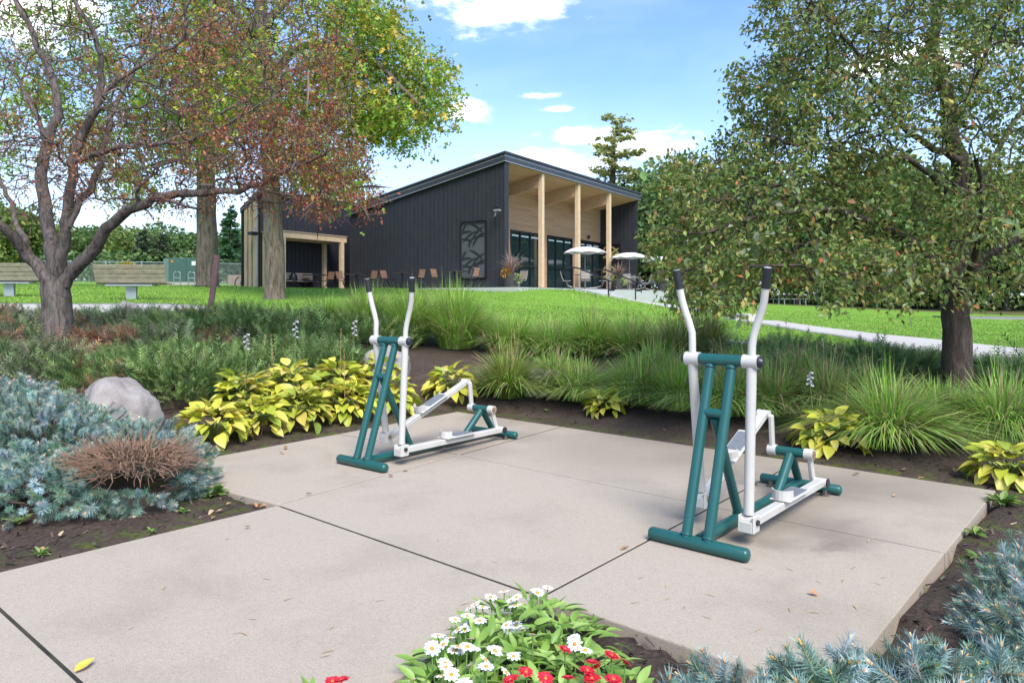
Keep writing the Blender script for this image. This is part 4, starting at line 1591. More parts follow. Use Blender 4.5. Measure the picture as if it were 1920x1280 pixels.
def tree_object(name, label, tr, bark, leafparts, leafmat_, base, group=None, base_flare=None, crown='crown'):
    t = thing(name, label, 'tree', base, 0, group)
    V, F = tr.wood()
    ob('trunk', mesh_np('trunk', V - np.asarray(base), F, None, True), bark, t)
    if leafparts:
        V, F, C = merge(leafparts)
        tag(ob(crown, mesh_np(crown, V - np.asarray(base), F, C), leafmat_, t), kind='stuff')
    return t


# ------------------------------------------------------------------ left crabapple, nearly bare and turning red
Yt = 10.3
q = lambda x, y, dy=0.0: P(x, y, Yt + dy)
tr = Tree(.14)
bx0, by0 = q(108, 668)[0], Yt
bz0 = h1(bx0, by0)
tr.add_limb([(bx0 - .02, by0, bz0 - .15), (bx0 - .01, by0, bz0 + .05), q(108, 610), q(106, 560), q(104, 525)], .225, .18, .006)
tr.r[0] = .31; tr.r[1] = .26
LB = [([q(98, 535), q(80, 505), q(55, 478), q(10, 430, -.3), q(-50, 395, -.6), q(-130, 350, -.9)], .135, .05),
      ([q(102, 530), q(100, 480), q(92, 430, .1), q(84, 385, .2), q(78, 330, .3), q(88, 265, .4), q(108, 215, .4), q(100, 150, .5), q(70, 80, .6), q(30, 0, .8), q(0, -90, 1)], .135, .03),
      ([q(110, 520), q(120, 460, -.1), q(128, 400, -.1), q(135, 330, -.2), q(150, 260, -.2), q(178, 200, -.3), q(192, 130, -.3), q(178, 60, -.4), q(140, 0, -.5), q(120, -90, -.5)], .115, .025),
      ([q(126, 425, -.1), q(145, 395), q(168, 355, .2), q(190, 300, .4), q(205, 235, .6), q(235, 160, .9), q(290, 60, 1.2)], .075, .022),
      ([q(118, 535), q(140, 505), q(165, 480, -.1), q(190, 445, -.2), q(225, 405, -.3), q(270, 382, -.4), q(330, 363, -.5), q(400, 362, -.6), q(470, 350, -.7), q(540, 318, -.8), (q(610, 290, -1.0))], .135, .022),
      ([q(142, 300, -.2), q(195, 286, -.4), q(265, 272, -.6), q(345, 266, -.8), q(430, 232, -1.0), q(520, 175, -1.1)], .055, .014),
      ([q(178, 205, -.3), q(225, 150, -.3), q(290, 105, -.2), q(380, 55, 0), q(460, 0, .2)], .05, .014),
      ([q(88, 262, .4), q(55, 190, .7), q(20, 120, 1.0), q(-40, 60, 1.4)], .05, .018),
      ([q(55, 478), q(20, 380, .6), q(-30, 280, 1.0), q(-60, 180, 1.2)], .06, .02),
      ([q(470, 350, -.7), q(530, 365, -.9), q(600, 372, -1.0), q(660, 385, -1.1)], .022, .008),
      ([q(300, 372, -.45), q(345, 385, -.7), q(375, 392, -.8)], .035, .02)]
for pts, r0, r1 in LB:
    tr.add_limb(pts, r0 * .80, r1 * .75, .016)
REG = [(150, 120, 330, 260, 8.2, 12.8, 3), (430, 150, 260, 200, 8.0, 12, 3), (560, 300, 150, 110, 8.3, 11, 1.3), (330, 300, 260, 110, 8.4, 11.5, 1.6), (60, 330, 170, 110, 8.6, 12.5, .9), (620, 380, 110, 34, 8.6, 10, .35), (200, -150, 500, 150, 8, 12.5, 1.6)]
tr.reach(sample_px(REG, 2500), .12, .0034, .42, .035, 12)
pos, dr = tr.twig_nodes(3)
sel = rng.random(len(pos)) < np.clip(.40 + .45 * np.sin(pos[:, 0] * 1.9 + 1) * np.sin(pos[:, 2] * 2.1) + .12 * (pos[:, 0] + 5), .12, .95)
pal = [(.36, .10, .055), (.44, .16, .075), (.27, .09, .055), (.48, .25, .09), (.22, .17, .07), (.16, .19, .06), (.52, .13, .07)]
lp = leaves_on(pos[sel], dr[sel], 14, .07, .040, pal, [3, 3, 3, 1.5, 1.2, 1.4, 1.2], tri_leaf(), .35, .9)
T, F = tri_leaf()
parts = [scat(T, F, *lp)]
# spur twigs
sel = rng.random(len(pos)) < .8
sp_pos = pos[sel]
sd_ = unit(dr[sel] * .5 + rng.normal(0, .7, (len(sp_pos), 3)))
tw = np.array([(-.012, 0, 0), (.012, 0, 0), (.05, .5, .03), (-.006, 1, 0), (.0, .5, .06)], float) * [1, 1, 1]
twF = np.array([[0, 1, 2], [0, 2, 3], [1, 4, 3]])
parts.append(scat(tw, twF, sp_pos, frames(sd_), np.full(len(sp_pos), .16) * np.exp(rng.normal(0, .4, len(sp_pos))), pick([(.16, .10, .085), (.22, .16, .14)], len(sp_pos))))
tree_object('crabapple_tree', 'multi-stemmed crabapple with sparse reddish leaves at the left', tr, BARK_CRAB, parts, LEAF, (bx0, by0, bz0))

# ------------------------------------------------------------------ right crabapple, dense and glossy
Yt = 9.0
q = lambda x, y, dy=0.0: P(x, y, Yt + dy)
tr = Tree(.14)
bx0, by0 = q(1797, 735)[0], Yt
bz0 = h1(bx0, by0)
tr.add_limb([(bx0, by0, bz0 - .15), (bx0, by0, bz0 + .04), q(1796, 680), q(1794, 620), q(1792, 560), q(1797, 500), q(1806, 430, .05), q(1806, 360, .1), q(1800, 300, .1), q(1782, 255, 0), q(1776, 180, -.1), q(1750, 90, 0), q(1760, 0, .1), q(1770, -120, .2)], .20, .028, .006)
tr.r[0] = .29; tr.r[1] = .235
for pts, r0, r1 in [
    ([q(1793, 540), q(1750, 490, -.3), q(1700, 450, -.6), q(1640, 420, -.9), q(1560, 395, -1.2), q(1460, 400, -1.6), q(1370, 420, -2.0)], .075, .018),
    ([q(1795, 520), q(1740, 465, .4), q(1690, 440, .8), q(1620, 380, 1.0), q(1540, 330, 1.2), q(1430, 300, 1.2)], .06, .016),
    ([q(1806, 420), q(1770, 350, -.4), q(1700, 300, -.8), q(1600, 290, -1.1), q(1500, 270, -1.3)], .05, .014),
    ([q(1798, 300), q(1720, 260, -.3), q(1660, 190, -.5), q(1600, 90, -.6), q(1540, 20, -.7)], .05, .014),
    ([q(1798, 530), q(1850, 480, -.2), q(1900, 450, -.4), q(1990, 400, -.6)], .07, .03),
    ([q(1806, 400), q(1860, 300, .3), q(1920, 200, .5), q(1980, 100, .6)], .05, .02),
    ([q(1796, 560), q(1830, 470, -.9), q(1840, 380, -1.7), q(1830, 300, -2.3)], .05, .02),
    ([q(1780, 250), q(1830, 150, -.5), q(1870, 40, -.8)], .04, .016),
    ([q(1370, 420, -2.0), q(1310, 440, -2.2), q(1260, 430, -2.3)], .018, .008),
    ([q(1790, 500), q(1700, 540, -1.2), q(1600, 530, -1.8), q(1500, 500, -2.2), q(1400, 500, -2.4)], .04, .012)]:
    tr.add_limb(pts, r0, r1, .008)
REG = [(1680, 230, 300, 270, 6.6, 11.2, 5.5), (1470, 400, 220, 170, 6.2, 10.5, 3.0), (1330, 460, 115, 115, 6.2, 9, 1.3), (1330, 360, 100, 75, 6.8, 9.5, .7), (1300, 545, 65, 50, 6.2, 7.8, .4),
       (1600, 505, 240, 60, 6.0, 9, 1.5), (1850, 440, 150, 150, 6.2, 11, 1.8), (1730, -40, 330, 170, 6.8, 11, 3.6), (1500, 60, 90, 120, 7.3, 10, 1.0), (1590, 170, 170, 140, 6.8, 10.5, 1.8), (1430, 190, 70, 90, 7.3, 9.8, .5), (1840, 120, 130, 160, 6.6, 10.5, 1.2), (1400, 290, 60, 60, 7.5, 9.5, .35), (1270, 330, 50, 50, 7.5, 8.8, .2), (2050, 250, 200, 400, 6.5, 11, 1.5), (1690, 565, 10, 34, 6.3, 6.6, .05), (1560, 555, 16, 36, 6.2, 6.6, .08), (1370, 560, 40, 30, 6.2, 7, .15)]
tr.reach(sample_px(REG, 2500), .10, .0034, .42, .030, 14)
pos, dr = tr.twig_nodes(3)
pal = [(.105, .17, .04), (.15, .225, .055), (.21, .28, .075), (.28, .31, .09), (.35, .30, .075), (.34, .39, .22), (.46, .17, .08), (.36, .26, .09)]
w8 = [3, 4, 4, 2, 1.8, .8, .25, .5]
OT, OF = oval_leaf(3, .27, .09, .14)
csel = rng.random(len(pos)) < .62
p, R, sc, col = leaves_on(pos[csel], dr[csel], 20, .075, .065, pal, w8, (OT, OF), .5, .7, .17)
zok = p[:, 2] > h1(bx0, by0) + .75
p, R, sc, col = p[zok], R[zok], sc[zok], col[zok]
# the leaves that show largest are pieces of their own
u = (p[:, 0] / p[:, 1] * FPX + 960); v = HOR - (p[:, 2] - EYE) / p[:, 1] * FPX
big = np.where((u > 1180) & (u < 1925) & (v > -5), sc / p[:, 1], 0)
order = np.argsort(-big)
own, rest = order[:280], order[280:]
base = np.array([bx0, by0, bz0])
ct = tree_object('crabapple_tree', 'dense green crabapple with dark trunk rising from the junipers at the right', tr, BARK_DARK, [scat(*tri_leaf(), p[rest], R[rest], sc[rest], col[rest])], LEAFG, base)
leaf_me = [mesh_np('leaf', *oval_leaf(5, w_, .09, .16, .01), None, True) for w_ in (.25, .29)]
M_LV = leafobj('single glossy leaves', [(0, (.085, .14, .045)), (.35, (.12, .19, .065)), (.7, (.18, .23, .09)), (.93, (.26, .30, .19)), (.985, (.44, .17, .08))], .3, .42)
for lm in leaf_me: lm.materials.append(M_LV)
for j, i in enumerate(own):
    o = bpy.data.objects.new('leaf', leaf_me[j % 2])
    COL.objects.link(o)
    o.parent = ct
    M4 = np.eye(4)
    M4[:3, :3] = R[i] * sc[i]
    M4[:3, 3] = p[i] - base
    o.matrix_local = Matrix(M4.tolist())


# ------------------------------------------------------------------ the two oaks
def oak(label, px, py, Yt, r0, lean, limbs, regs, n, pal, w, seed, per=21):
    tr = Tree(.35)
    q = lambda x, y, dy=0.0: P(x, y, Yt + dy)
    b0 = q(px, py)
    z0 = h1(b0[0], Yt)
    b0 = np.array([b0[0], Yt, z0])
    pts = [b0 - [0, 0, .2], b0 + [0, 0, .1]] + [q(x, y, .0) for x, y in lean]
    tr.add_limb(pts, r0 * 1.12, r0 * .45, .01)
    tr.r[0] = r0 * 1.5; tr.r[1] = r0 * 1.3
    for l in limbs:
        tr.add_limb([q(*a) for a in l[0]], l[1], l[2], .02)
    tr.reach(sample_px(regs, n), .10, .008, .42, .10, 10)
    pos, dr = tr.twig_nodes(3)
    T, F = oak_leaf()
    lp = leaves_on(pos, dr, per, .30, .165, pal, w, (T, F), .35, .9)
    return tree_object('oak_tree', label, tr, BARK_OAK, [scat(T, F, *lp)], LEAF, b0)


gpal = [(.15, .27, .04), (.23, .37, .05), (.34, .44, .06), (.48, .47, .065), (.58, .40, .055), (.30, .17, .06)]
oak('tall oak with green and yellow leaves standing in front of the wing', 515, 562, 24.0, .31, [(515, 480), (512, 400), (508, 300), (500, 200), (490, 110), (488, 0), (484, -140), (480, -260)],
    [([(497, 150), (560, 90, -.5), (625, 78, -1), (680, 100, -1.4), (720, 130, -1.8), (790, 200, -2.2)], .16, .05),
     ([(503, 250), (560, 170, 1), (640, 140, 1.6), (740, 150, 2)], .10, .04), ([(508, 300), (540, 285, -.6), (590, 300, -1.2), (640, 320, -1.5)], .08, .03),
     ([(490, 60), (560, -20, .5), (650, -60, 1.2)], .14, .05), ([(490, 80), (430, 10, -1), (380, -60, -1.5)], .13, .05), ([(500, 200), (440, 140, -1), (380, 110, -1.6)], .09, .04)],
    [(690, 150, 160, 130, 20.5, 26, 3), (760, 190, 95, 95, 21, 25, 1.5), (600, 230, 110, 110, 20.5, 26, 2), (520, 60, 230, 130, 20.5, 28, 2.6), (620, 330, 75, 60, 21, 24.5, .8), (560, -190, 340, 170, 20, 28, 2.6), (420, 180, 120, 150, 21, 27, 1.2), (690, 40, 80, 60, 21, 25, .6)],
    620, gpal, [2.5, 4, 3.5, 2.2, 1.1, .5], 1)
oak('thicker oak trunk left of the wing with leaves behind the red crabapple', 388, 535, 28.0, .40, [(388, 470), (387, 400), (386, 300), (384, 180), (380, 60), (375, -100)],
    [([(386, 280), (320, 200, -.8), (240, 150, -1.4), (150, 110, -2)], .15, .05), ([(385, 200), (440, 120, 1), (480, 60, 1.5)], .13, .05), ([(386, 330), (340, 300, 1), (280, 310, 1.6), (230, 330, 2)], .09, .04)],
    [(250, 130, 250, 170, 24, 32, 3), (300, 270, 170, 80, 25, 31, 1.6), (60, 150, 150, 170, 25, 32, 1.4), (330, -120, 330, 160, 24, 32, 2), (440, 120, 90, 130, 25, 30, 1), (250, 360, 60, 40, 26, 30, .4)],
    640, gpal, [4, 4, 2, .7, .5, .9], 2)

# ------------------------------------------------------------------ background trees (a few crowns, shared meshes)
def proto_decid(seed, n, pal, squash=1.0, leaf=.30):
    r = np.random.default_rng(seed)
    lob = [(r.normal(0, .16), r.normal(0, .16), .58 + r.normal(0, .12), .26 + .10 * r.random()) for _ in range(9)] + [(0, 0, .6, .34), (0, 0, .35, .26)]
    P_, N_ = [], []
    for i in range(n):
        cx, cy, cz, rr = lob[r.integers(len(lob))]
        d = unit(r.normal(size=3))
        P_.append(np.array([cx, cy, cz]) + d * rr * (r.random() ** .45) * [1, 1, .9])
        N_.append(d)
    P_, N_ = np.array(P_), np.array(N_)
    T = np.array([(-.42, 0, 0), (.42, .1, .08), (.3, .9, 0), (-.35, .75, .12), (0, .4, -.1)], float)
    F = np.array([[0, 1, 4], [1, 2, 4], [2, 3, 4], [3, 0, 4]])
    col = pick(pal, n, .22)
    V, F, C = scat(T, F, P_, frames(unit(N_ + rng.normal(0, .8, N_.shape)), rng.uniform(-2, 2, n)), np.full(n, leaf) * np.exp(rng.normal(0, .3, n)), col)
    return mesh_np('crown', V, F, C)


def proto_conifer(seed, n_whorl, pal, dens=26, droop=.25, wid=.24, gap=1.0, leaf=.10, taper=.8):
    r = np.random.default_rng(seed)
    P_, D_ = [], []
    for k in range(n_whorl):
        z = .10 + .88 * k / n_whorl
        R_ = wid * (1 - (z - .06) / .95) ** taper * r.uniform(.55, 1.1)
        for a in r.uniform(0, 2 * math.pi, 5):
            R_ = wid * max(.02, 1 - (z - .06) / .95) ** taper * r.uniform(.45, 1.15)
            zj = r.normal(0, .016)
            for s in np.linspace(.15, 1, max(3, int(dens * R_ / wid))):
                P_.append((R_ * s * math.cos(a) + r.normal(0, .008), R_ * s * math.sin(a) + r.normal(0, .008), z + zj - droop * R_ * s * s + .12 * R_ * s + r.normal(0, .007)))
                D_.append((math.cos(a), math.sin(a), .1))
    P_, D_ = np.array(P_), np.array(D_)
    n = len(P_)
    T = np.array([(-.3, 0, 0), (.3, 0, 0), (0, 1, 0), (-.5, .6, .12), (.5, .6, .12), (0, .1, .2)], float)
    F = np.array([[0, 1, 2], [0, 3, 2], [1, 4, 2], [5, 3, 4]])
    V, F, C = scat(T, F, P_, frames(unit(D_ + rng.normal(0, .55, D_.shape)), rng.uniform(-1.6, 1.6, n)), np.full(n, leaf) * np.exp(rng.normal(0, .3, n)), pick(pal, n, .2))
    return mesh_np('crown', V, F, C)


LBG = leafmat('distant foliage', .3, .6, .2)
pd = [(.075, .14, .042), (.11, .19, .06), (.15, .24, .075), (.20, .27, .095)]
CR = [proto_decid(11, 9000, pd, leaf=.034), proto_decid(12, 9000, [(.06, .11, .035), (.09, .15, .05), (.14, .18, .06)], leaf=.034), proto_decid(13, 9000, [(.10, .17, .04), (.17, .24, .055), (.23, .27, .07)], leaf=.034)]
CF = [proto_conifer(21, 26, [(.06, .13, .065), (.085, .17, .08), (.115, .21, .10)], 60, .2, .22, leaf=.028), proto_conifer(22, 19, [(.30, .35, .12), (.40, .41, .15), (.48, .44, .18)], 190, .05, .20, leaf=.0095, taper=.5),
      proto_conifer(23, 20, [(.08, .105, .05), (.12, .13, .07), (.06, .085, .05)], 56, .1, .28, leaf=.032)]
for c_ in CR + CF: c_.materials.append(LBG)
tk = MB().tube([(0, 0, -.03), (0, 0, .05), (.01, 0, .3), (-.01, .01, .6), (0, 0, .85)], [.030, .022, .018, .012, .004], 8).mesh('trunk', True)
tk.materials.append(BARK_DARK)


def bg_tree(label, x, y, h, crown, group, wid=1.0, name='tree', z=None):
    t = thing(name, label, 'tree', (x, y, (h1(x, y) if z is None else z)), rng.uniform(0, 6.28), group)
    t.scale = (h * wid, h * wid, h)
    inst('trunk', tk, t)
    inst('crown', crown, t)
    return t


for px, top, Yd, c_, wd, lb in [(-40, 418, 95, 0, 1.5, 'green tree in the far row at the left photo edge'), (150, 425, 98, 1, 1.3, 'green tree in the far row right of the crabapple trunk'), (95, 432, 90, 2, 1.3, 'pale green tree in the far row behind the crabapple trunk'),
                                (205, 430, 92, 0, 1.4, 'rounded green tree in the far row above the middle of the bench'), (250, 440, 88, 2, 1.2, 'light green tree in the far row behind the yellow bush'), (350, 432, 86, 0, 1.4, 'bright green tree in the far row above the utility cabinet'), (20, 440, 84, 1, 1.2, 'dark green tree in the far row behind the young maple'),
                                (455, 440, 90, 2, 1.3, 'green tree in the far row just left of the wing')]:
    x = (px - 960) / FPX * Yd
    bg_tree(lb, x, Yd, (EYE + (HOR - top) / FPX * Yd - h1(x, Yd)) * 1.05, CR[c_], 'far row of trees behind the fence', wd)
for px, top, Yd, c_, wd, lb in [(270, 428, 75, 2, 1.1, 'dull dark pine in the far row, left of the pair'), (305, 436, 76, 2, 1.2, 'dull dark pine in the far row, right of the pair'), (432, 388, 62, 0, 1.2, 'fresh green spruce between the oak trunk and the wing')]:
    x = (px - 960) / FPX * Yd
    bg_tree(lb, x, Yd, (EYE + (HOR - top) / FPX * Yd - h1(x, Yd)) * 1.03, CF[c_], None, wd, 'conifer')
x = (28 - 960) / FPX * 38
bg_tree('young maple with leafy crown at the far left edge', x, 38, (EYE + (HOR - 392) / FPX * 38 - h1(x, 38)) * 1.02, CR[2], None, 1.0)
x = (1152 - 960) / FPX * 62
bg_tree('tall sparse larch rising behind the pavilion roof', x, 62, EYE + (HOR - 205) / FPX * 62 - 1.5, CF[1], None, 1.5, 'larch_tree', 1.5)
# shaded woods on the right: label each by its trunk's place
WD = [(1215, 62, 330, 0), (1262, 56, 345, 1), (1310, 66, 315, 2), (1385, 60, 330, 0), (1440, 70, 320, 1), (1495, 56, 345, 0), (1560, 64, 330, 1), (1625, 54, 320, 2), (1660, 60, 335, 0), (1715, 66, 320, 1), (1768, 50, 325, 0), (1835, 58, 330, 1), (1885, 52, 320, 0), (1960, 56, 315, 1), (2040, 52, 310, 0), (2150, 56, 310, 1)]
names_ = ['beside the pavilion corner', 'behind the farthest umbrella', 'left of the right-hand handles', 'behind the right trainer handles', 'left of the picnic table', 'behind the picnic table', 'right of the picnic table', 'with a thick trunk above the lawn path', 'close behind the thick trunk', 'left of the right crabapple trunk', 'with a grey trunk beside the right crabapple', 'right of the right crabapple trunk', 'near the park road', 'at the right photo edge', 'beyond the right photo edge', 'farthest beyond the right photo edge']
for (px, Yd, top, c_), nm in zip(WD, names_):
    x = (px - 960) / FPX * Yd
    t = bg_tree('shaded woodland tree ' + nm, x, Yd, (EYE + (HOR - top) / FPX * Yd - h1(x, Yd)), CR[c_], 'shaded woods at the edge of the lawn', 1.0)
    t.scale = (t.scale[0] * 1.05, t.scale[1] * 1.05, t.scale[2])
N = 15000
ux = rng.uniform(-78, -24, N)
uy = 72 + rng.gamma(2, 2.5, N)
uz = H(np.stack([ux, uy], 1)) + rng.random(N) ** 1.2 * 3.4
T = np.array([(-.42, 0, 0), (.42, .1, .08), (.3, .9, 0), (-.35, .75, .12)], float)
V, F, C = scat(T, np.array([[0, 1, 2, 3]]), np.stack([ux, uy, uz], 1), frames(rdir(N)), rng.uniform(.2, .5, N), pick(pd, N, .25))
tag(ob('hedgerow', mesh_np('hedgerow', V, F, C), LBG), 'green hedgerow beneath the far row of trees', 'shrubs', kind='stuff')
# dark undergrowth along the wood's edge
N = 30000
ux = rng.uniform(9, 60, N)
uy = np.interp(ux, [4, 14, 19, 24, 30, 60], [76, 60, 57, 54, 52, 48]) + rng.gamma(2, 2.0, N)
uz = H(np.stack([ux, uy], 1)) + rng.random(N) ** 1.15 * 5.5
T = np.array([(-.42, 0, 0), (.42, .1, .08), (.3, .9, 0), (-.35, .75, .12)], float)
V, F, C = scat(T, np.array([[0, 1, 2, 3]]), np.stack([ux, uy, uz], 1), frames(rdir(N)), rng.uniform(.18, .42, N), pick(pd, N, .25))
tag(ob('undergrowth', mesh_np('undergrowth', V, F, C), LBG), 'dense dark undergrowth between the woodland trunks', 'shrubs', kind='stuff')
x = (239 - 960) / FPX * 47
yb = thing('yellow_shrub', 'round yellow-green shrub by the fence behind the bench', 'shrub', (x, 47, h1(x, 47)))
N = 1500
d = rdir(N, .2)
pp = d * rng.random((N, 1)) ** .4 * [.75, .6, .62] + [0, 0, .75]
V, F, C = scat(*tri_leaf(), pp, frames(unit(d + rng.normal(0, .6, (N, 3)))), rng.uniform(.12, .22, N), pick([(.42, .36, .05), (.30, .30, .05), (.50, .38, .08)], N))
ob('foliage', mesh_np('foliage', V, F, C), LEAF, yb)
MB().tube([(0, 0, -.05), (0, 0, .4), (.1, 0, .8)], [.05, .04, .02], 6).build('stem', BARK_DARK, yb)

# ------------------------------------------------------------------ grass clumps
def blades(n, hgt, spread, lean, wid, pal, w=None, rb=.10, arch=1.0, tipcol=1.0):
    a = rng.uniform(0, 2 * math.pi, n)
    rbase = rb * np.sqrt(rng.random(n))
    base = np.stack([rbase * np.cos(a), rbase * np.sin(a), np.zeros(n)], 1)
    a2 = a + rng.normal(0, .5, n)
    L = hgt * np.clip(rng.normal(1.0, .2, n), .45, 1.5) * 1.12
    rbase = rbase * .8
    base = base * .8
    ln = np.clip(np.abs(rng.normal(lean, lean * .5, n)) * (.45 + 1.0 * rbase / (rb * .8)), .03, 1.5)
    hd = np.stack([np.cos(a2), np.sin(a2)], 1)
    side = np.stack([-np.sin(a2), np.cos(a2), np.zeros(n)], 1)
    ts = np.array([0, .3, .58, .82, 1.0])
    wf = np.array([.8, 1.0, .85, .55, .06])
    V = np.zeros((n, 5, 2, 3))
    for k, (t, f) in enumerate(zip(ts, wf)):
        hx = ln * L * (t * .38 + t ** 2.2 * .50 * arch)
        z = L * (t - .46 * np.minimum(ln, 1.5) * arch * t ** 2.2 * 1.15)
        c = base + np.concatenate([hd * hx[:, None], np.maximum(z, .01)[:, None]], 1)
        ww = (wid * f * np.exp(rng.normal(0, .15, n)))[:, None]
        V[:, k, 0] = c - side * ww
        V[:, k, 1] = c + side * ww
    F = np.array([[0, 1, 3, 2], [2, 3, 5, 4], [4, 5, 7, 6], [6, 7, 9, 8]])
    FF = (F[None] + (np.arange(n) * 10)[:, None, None]).reshape(-1, 4)
    col = pick(pal, n, .2, w)
    C = np.repeat(col, 10, 0)
    return V.reshape(-1, 3), FF, C


def clump(label, x, y, hgt, rb, n, lean, pal, wid=.005, group=None, heads=0, arch=1.0, headcol=((.42, .30, .16),)):
    t = thing('ornamental_grass', label, 'grass clump', (x, y, h1(x, y) - .02), rng.uniform(0, 6.28), group)
    V, F, C = blades(n, hgt, 0, lean, wid, pal, None, rb, arch)
    tag(ob('blades', mesh_np('blades', V, F, C), GRASSM, t), kind='stuff')
    if heads:
        V, F, C = blades(heads, hgt * 1.28, 0, lean * .55, wid * .5, headcol, None, rb * .8, .6)
        Vh = V.reshape(heads, 5, 2, 3)
        tips, prev = Vh[:, 4].mean(1), Vh[:, 3].mean(1)
        T = np.array([(-.05, 0, 0), (.05, 0, 0), (0, 1, 0), (0, .4, .05), (0, .4, -.05)], float)
        parts = [(V, F, C)]
        V2, F2, C2 = scat(T, np.array([[0, 3, 2], [1, 2, 3], [0, 2, 4], [1, 4, 2]]), prev, frames(tips - prev + 1e-4), np.full(heads, hgt * .2), pick(headcol, heads))
        Vm, Fm, Cm = merge([(V, F, C), (V2, F2, C2)])
        tag(ob('seed_heads', mesh_np('seed_heads', Vm, Fm, Cm), GRASSM, t), kind='stuff')
    return t


BR = [(.22, .42, .055), (.28, .49, .065), (.35, .53, .09), (.17, .34, .04), (.42, .52, .13), (.42, .36, .18)]
DK = [(.16, .30, .06), (.22, .38, .08), (.28, .43, .11), (.36, .43, .15), (.42, .34, .17)]
YL = [(.19, .22, .04), (.26, .25, .05), (.12, .19, .03), (.33, .27, .07), (.30, .22, .12)]
CL = [  # label, px, depth, height, radius, blades, lean, palette, heads
    ('bright green tall grass clump left of the left trainer handles', 610, 13.6, .58, .26, 620, .5, BR, 0),
    ('bright green tall grass clump behind the left trainer handles', 690, 13.2, .78, .30, 760, .45, BR, 0),
    ('bright green tall grass clump just right of the left trainer handles', 772, 12.8, .82, .32, 800, .42, BR, 0),
    ('tallest bright green grass clump in the middle of the bed', 855, 12.4, .90, .34, 900, .45, BR, 0),
    ('bright green grass clump at the lawn edge behind the tallest clump', 905, 14.0, .42, .26, 560, .6, BR, 0),
    ('arching green grass clump behind the yellowish clump', 960, 12.2, .60, .28, 700, .75, BR, 0),
    ('arching green grass clump below the porch planter', 1035, 11.8, .58, .28, 700, .75, DK + BR, 0),
    ('green grass clump below the patio steps', 1110, 12.0, .66, .28, 700, .6, BR, 24),
    ('green grass clump below the far umbrella', 1185, 11.6, .62, .28, 700, .6, DK + BR, 24),
    ('mixed green and tan grass clump left of the right trainer', 1262, 11.0, .66, .28, 700, .6, DK + YL, 40),
    ('tan seeded grass clump behind the right trainer handles', 1322, 11.6, .68, .24, 520, .5, DK + YL, 50),
    ('yellowish fountain of grass beside the small boulder', 952, 9.75, .62, .20, 620, .75, YL + BR, 30),
    ('low arching grass clump right of the small boulder', 1088, 9.55, .50, .24, 620, .95, DK + BR, 26),
    ('low arching grass clump above the small centre hosta', 1195, 9.15, .54, .26, 680, .9, DK + BR, 20),
    ('low arching grass clump left of the right trainer crossbar', 1275, 8.7, .56, .26, 680, .85, BR, 20),
    ('arching grass clump directly behind the right trainer', 1365, 8.35, .58, .26, 680, .9, DK + BR, 16),
    ('arching grass clump right of the right trainer crossbar', 1452, 8.25, .54, .26, 680, .9, DK, 16),
    ('arching grass clump behind the right hosta', 1550, 8.15, .56, .26, 680, .9, DK, 30),
    ('arching grass clump beside the small boulder at the bed front', 1040, 10.1, .48, .24, 620, .9, DK + BR, 14),
    ('arching grass clump between the small hosta and the right trainer', 1228, 9.7, .56, .26, 680, .85, BR, 14),
    ('arching grass clump in the second row behind the right trainer', 1400, 9.1, .56, .26, 680, .85, DK + BR, 20),
    ('arching grass clump in the second row behind the right hosta', 1500, 9.0, .56, .26, 680, .85, DK, 26),
    ('arching grass clump between the right hosta and the crabapple', 1635, 8.0, .52, .24, 640, .9, DK + BR, 18),
    ('arching grass clump in front of the right crabapple trunk', 1765, 7.5, .46, .22, 620, .9, DK + BR, 6),
    ('large weeping grass clump right of the right hosta', 1668, 6.95, .60, .24, 900, .95, DK + BR, 10),
    ('weeping grass clump at the right edge above the corner hosta', 1880, 7.0, .58, .24, 800, .9, DK + BR, 8)]
for lb, px, Yd, hg, rb, n, ln, pal, hd in CL:
    if px > 1600: hd = 0
    clump(lb, (px - 960) / FPX * Yd, Yd, hg, rb, int(n * 2.3), ln, pal, .0058, 'ornamental grasses in the planted slope', hd)

# ------------------------------------------------------------------ lawn blades
N = 120000
yy = 1 / rng.uniform(1 / 34.0, 1 / 11.5, N)
xx = yy * rng.uniform(-.74, .76, N)
ok = (yy > lawn_edge(xx) + .05)
XYl = np.stack([xx, yy], 1)[ok]
ok = poly_sd(PATIO, XYl) > .05
for nm in ('lawn_path', 'bed_path', 'sidewalk', 'patio_walk'):
    me_ = bpy.data.objects[nm].data
    co = np.zeros(len(me_.vertices) * 3); me_.vertices.foreach_get('co', co)
    co = co.reshape(-1, 3)[:200].reshape(5, 40, 3)
    poly = np.concatenate([co[0, :, :2], co[4, ::-1, :2]])
    ok &= poly_sd(poly, XYl) > .02
XYl = XYl[ok]
N = len(XYl)
hl = H(XYl)
a = rng.uniform(0, 6.28, N)
sc = rng.uniform(.035, .07, N)
wd = .0035 + XYl[:, 1] * .00045
V = np.zeros((N, 3, 3))
b0 = np.column_stack([XYl, hl - .005])
s3 = np.stack([np.cos(a), np.sin(a), np.zeros(N)], 1) * wd[:, None]
V[:, 0] = b0 - s3; V[:, 1] = b0 + s3
V[:, 2] = b0 + np.stack([rng.normal(0, .5, N) * sc, rng.normal(0, .5, N) * sc, sc], 1)
C = np.repeat((pick([(.16, .30, .035), (.21, .37, .05), (.27, .42, .065), (.13, .25, .03), (.33, .39, .10)], N, .18) * (1 + .16 * np.sin(XYl[:, :1] * 1.3 + np.sin(XYl[:, 1:] * .9) * 2))), 3, 0)
tag(ob('lawn_grass', mesh_np('lawn_grass', V.reshape(-1, 3), np.arange(N * 3).reshape(-1, 3), C), GRASSM), 'short bright green mown lawn grass on the rise', 'grass', kind='stuff')


